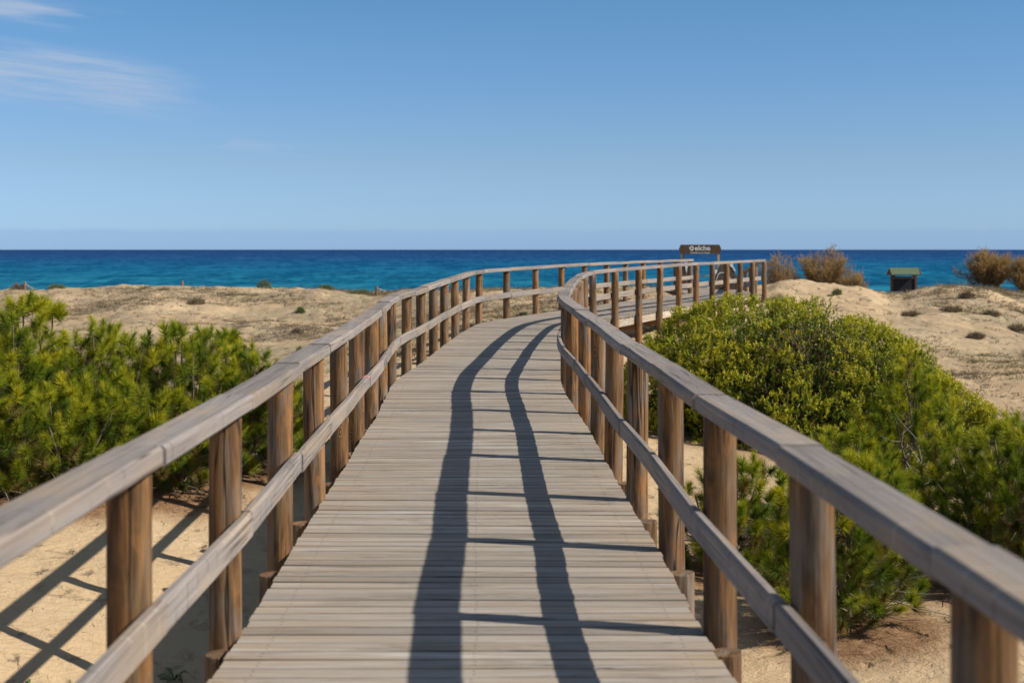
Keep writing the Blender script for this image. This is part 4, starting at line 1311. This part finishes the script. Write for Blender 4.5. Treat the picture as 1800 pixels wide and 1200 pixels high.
bush(825, 566, 27.6, 26, 28, 0.62, 'straw and green grass clump at the outer foot of the bend in the left railing', 318, per=16, cat='grass clump', name='grass_clump', up=1.6, nl=0.2)
bush(1580, 508, 56, 24, 10, 0.3, 'dry grey bush in front of the roofed information board', 319)
bush(1632, 502, 56, 22, 7, 0.75, 'olive low bush right of the roofed information board', 320)
bush(100, 508, 60, 34, 6, 0.85, 'olive patch of low growth on the crest right of the pinkish bush', 321)
bush(572, 508, 60, 34, 8, 0.85, 'olive patch of low growth on the left dune crest near the railing', 322)
bush(632, 512, 58, 44, 8, 0.8, 'olive patch of low growth at the foot of the roped post', 323)
bush(920, 545, 33, 14, 8, 0.9, 'small green plant behind the far left railing posts', 324)
bush(963, 548, 32, 18, 10, 0.7, 'thin grassy plant at the deck edge by the far left railing', 325, up=1.4, nl=0.12)


def sprout(x, y, n, l, text, seed, tone=0.95):
    """a few-leaved seedling on the bare sand"""
    g = np.random.default_rng(seed)
    a = g.uniform(0, 6.28, n)
    D = unit(np.stack([np.cos(a), np.sin(a), g.uniform(0.2, 1.0, n)], 1))
    V = []; F = []; T = []
    for i in range(n):
        s = np.array([-D[i, 1], D[i, 0], 0.0]); s /= np.linalg.norm(s) + 1e-9
        L = l * g.uniform(0.6, 1.1)
        k = len(V)
        c = D[i]
        V += [s * 0.004, -s * 0.004, c * L * 0.55 + s * l * 0.09, c * L * 0.55 - s * l * 0.09, c * L - np.array([0, 0, L * 0.35])]
        F += [(k, k + 1, k + 3), (k, k + 3, k + 2), (k + 2, k + 3, k + 4)]
        T += [tone + g.normal(0, 0.03)] * 5
    z = gz(x, y)
    me = mesh_np('seedling', np.array(V), [np.array(F)], {'tone': np.clip(T, 0, 1)})
    o = link('seedling', me, M['scrub'], None, (x, y, z))
    label(o, text, 'seedling')


sprout(-2.75, 11.6, 9, 0.22, 'blue-green leafy seedling on lit sand between the two nearest left posts', 401)
sprout(-2.0, 12.0, 12, 0.30, 'darker seedling in the shade of the deck left of the railing', 402)
sprout(-3.6, 10.6, 8, 0.10, 'small star-shaped seedling by the railing shadows at lower left', 403)
sprout(2.0, 11.5, 9, 0.13, 'star-shaped seedling on the sand below the right railing, the largest there', 404)
sprout(1.84, 11.9, 6, 0.07, 'tiny seedling beside the largest star-shaped one under the right railing', 405)
sprout(2.9, 11.5, 7, 0.14, 'thin-leaved seedling on bare sand between the two nearest right posts', 406)

# ------------------------------------------------------------------ scattered dune growth nobody could count
def dune_scrub():
    g = np.random.default_rng(500)
    N = 90000
    x = g.uniform(-30, 32, N); y = 24 + 40 * g.random(N) ** 0.8
    dens = np.clip(0.38 + fbm(x / 5.0, y / 5.0, 77, 3) * 2.6 + fbm(x / 1.2, y / 1.2, 88, 2) * 1.6, 0, 1) ** 1.4
    ok = (g.random(N) < dens)
    d2 = ((np.stack([x, y], 1)[:, None] - MIDS[None, ::3]) ** 2).sum(-1).min(1)
    ok &= d2 > 1.35 ** 2
    ok &= ~((np.abs(x - 6.2) < 1.4) & (y > 40) & (y < 49))
    ok &= ~((x > 6.5) & (x < 13) & (y > 41) & (y < 51) & (g.random(N) < 0.8))
    ok &= ~(((x - 5.2) / 3.2) ** 2 + ((y - 24.5) / 2.6) ** 2 < 1)
    ok &= ~((x > 3.5) & (y < 30) & (g.random(N) < 0.5))
    x, y = x[ok], y[ok]
    n = len(x)
    z = ground(x, y)
    per = 18
    s = g.lognormal(-2.55, 0.55, n)
    B = np.stack([x, y, z - 0.01], 1)
    D = unit(np.stack([g.normal(0, 0.5, n), g.normal(0, 0.5, n), np.full(n, 0.7)], 1))
    tone = np.clip(0.35 + 1.2 * fbm(x / 7, y / 7, 91, 2) + g.normal(0, 0.16, n), 0, 1)
    a = g.uniform(0, 6.28, (n, per)); q = np.sqrt(g.random((n, per))) * s[:, None] * 1.5
    p0 = B[:, None] + np.stack([np.cos(a) * q, np.sin(a) * q, np.zeros_like(q)], -1)
    nd = unit(np.stack([np.cos(a) * 0.7 + g.normal(0, .4, a.shape), np.sin(a) * 0.7 + g.normal(0, .4, a.shape), g.uniform(0.25, 0.9, a.shape)], -1))
    ln = s[:, None] * g.uniform(0.5, 1.1, (n, per))
    side = unit(np.cross(nd, g.normal(size=nd.shape))) * 0.009
    V = np.stack([p0 - side, p0 + side, p0 + nd * ln[..., None]], 2).reshape(-1, 3)
    T = np.repeat(np.repeat(tone, per), 3)
    # broader mats of dry growth, flat and ragged
    m = 1500; pm = 110
    idx = g.choice(n, m, replace=False)
    keep = (x[idx] > 6) | (g.random(m) < 0.45)
    idx = idx[keep]; m = len(idx)
    r = g.uniform(0.12, 0.5, m)
    a = g.uniform(0, 6.28, (m, pm)); q = g.random((m, pm)) ** 0.6 * r[:, None]
    px_, py_ = x[idx][:, None] + np.cos(a) * q * 1.5, y[idx][:, None] + np.sin(a) * q
    pz = ground(px_.ravel(), py_.ravel()).reshape(m, pm)
    p0 = np.stack([px_, py_, pz - 0.005], -1)
    nd = unit(np.stack([g.normal(0, .7, a.shape), g.normal(0, .7, a.shape), g.uniform(0.2, 0.9, a.shape)], -1))
    ln = g.uniform(0.04, 0.13, (m, pm))
    side = unit(np.cross(nd, g.normal(size=nd.shape))) * 0.008
    V2 = np.stack([p0 - side, p0 + side, p0 + nd * ln[..., None]], 2).reshape(-1, 3)
    tm = np.clip(g.choice([0.08, 0.3, 0.62, 0.8], m, p=[0.4, 0.3, 0.2, 0.1])[:, None] + g.normal(0, 0.08, (m, pm)), 0, 1)
    V = np.concatenate([V, V2]); T = np.concatenate([T, np.repeat(tm.ravel(), 3)])
    me = mesh_np('dune_scrub', V, [np.arange(len(V)).reshape(-1, 3)], {'tone': T})
    o = link('dune_scrub', me, M['scrub'])
    label(o, 'low dry grey-brown scrub scattered over the far dunes', 'scrub', None, 'stuff')
dune_scrub()


def twig_litter():
    g = np.random.default_rng(600)
    N = 6500
    x = np.concatenate([g.uniform(-9, -1.3, N), g.uniform(1.0, 8.5, N)]); y = g.uniform(6, 24, 2 * N)
    dmin = np.full(2 * N, 9.0)
    for p in PINES: dmin = np.minimum(dmin, np.hypot(x - p[0], y - p[1]) - p[3])
    ok = (dmin < 0.7 * g.random(2 * N)) & (dmin > -0.35) | (g.random(2 * N) < 0.16)
    x, y = x[ok], y[ok]; n = len(x)
    z = ground(x, y) + 0.006
    a = g.uniform(0, 6.28, n); L = g.uniform(0.04, 0.16, n)
    dx, dy = np.cos(a) * L, np.sin(a) * L
    z2 = ground(x + dx, y + dy) + g.uniform(0.004, 0.03, n)
    w = 0.004
    V = np.stack([np.stack([x - dy / L * w, y + dx / L * w, z], 1), np.stack([x + dy / L * w, y - dx / L * w, z], 1), np.stack([x + dx, y + dy, z2], 1)], 1).reshape(-1, 3)
    me = mesh_np('needle_litter', V, [np.arange(n * 3).reshape(-1, 3)], {'tone': np.repeat(g.uniform(0.0, 0.35, n), 3)})
    label(link('needle_litter', me, M['scrub']), 'brown fallen needles and twigs on the sand round the pines', 'litter', None, 'stuff')
twig_litter()
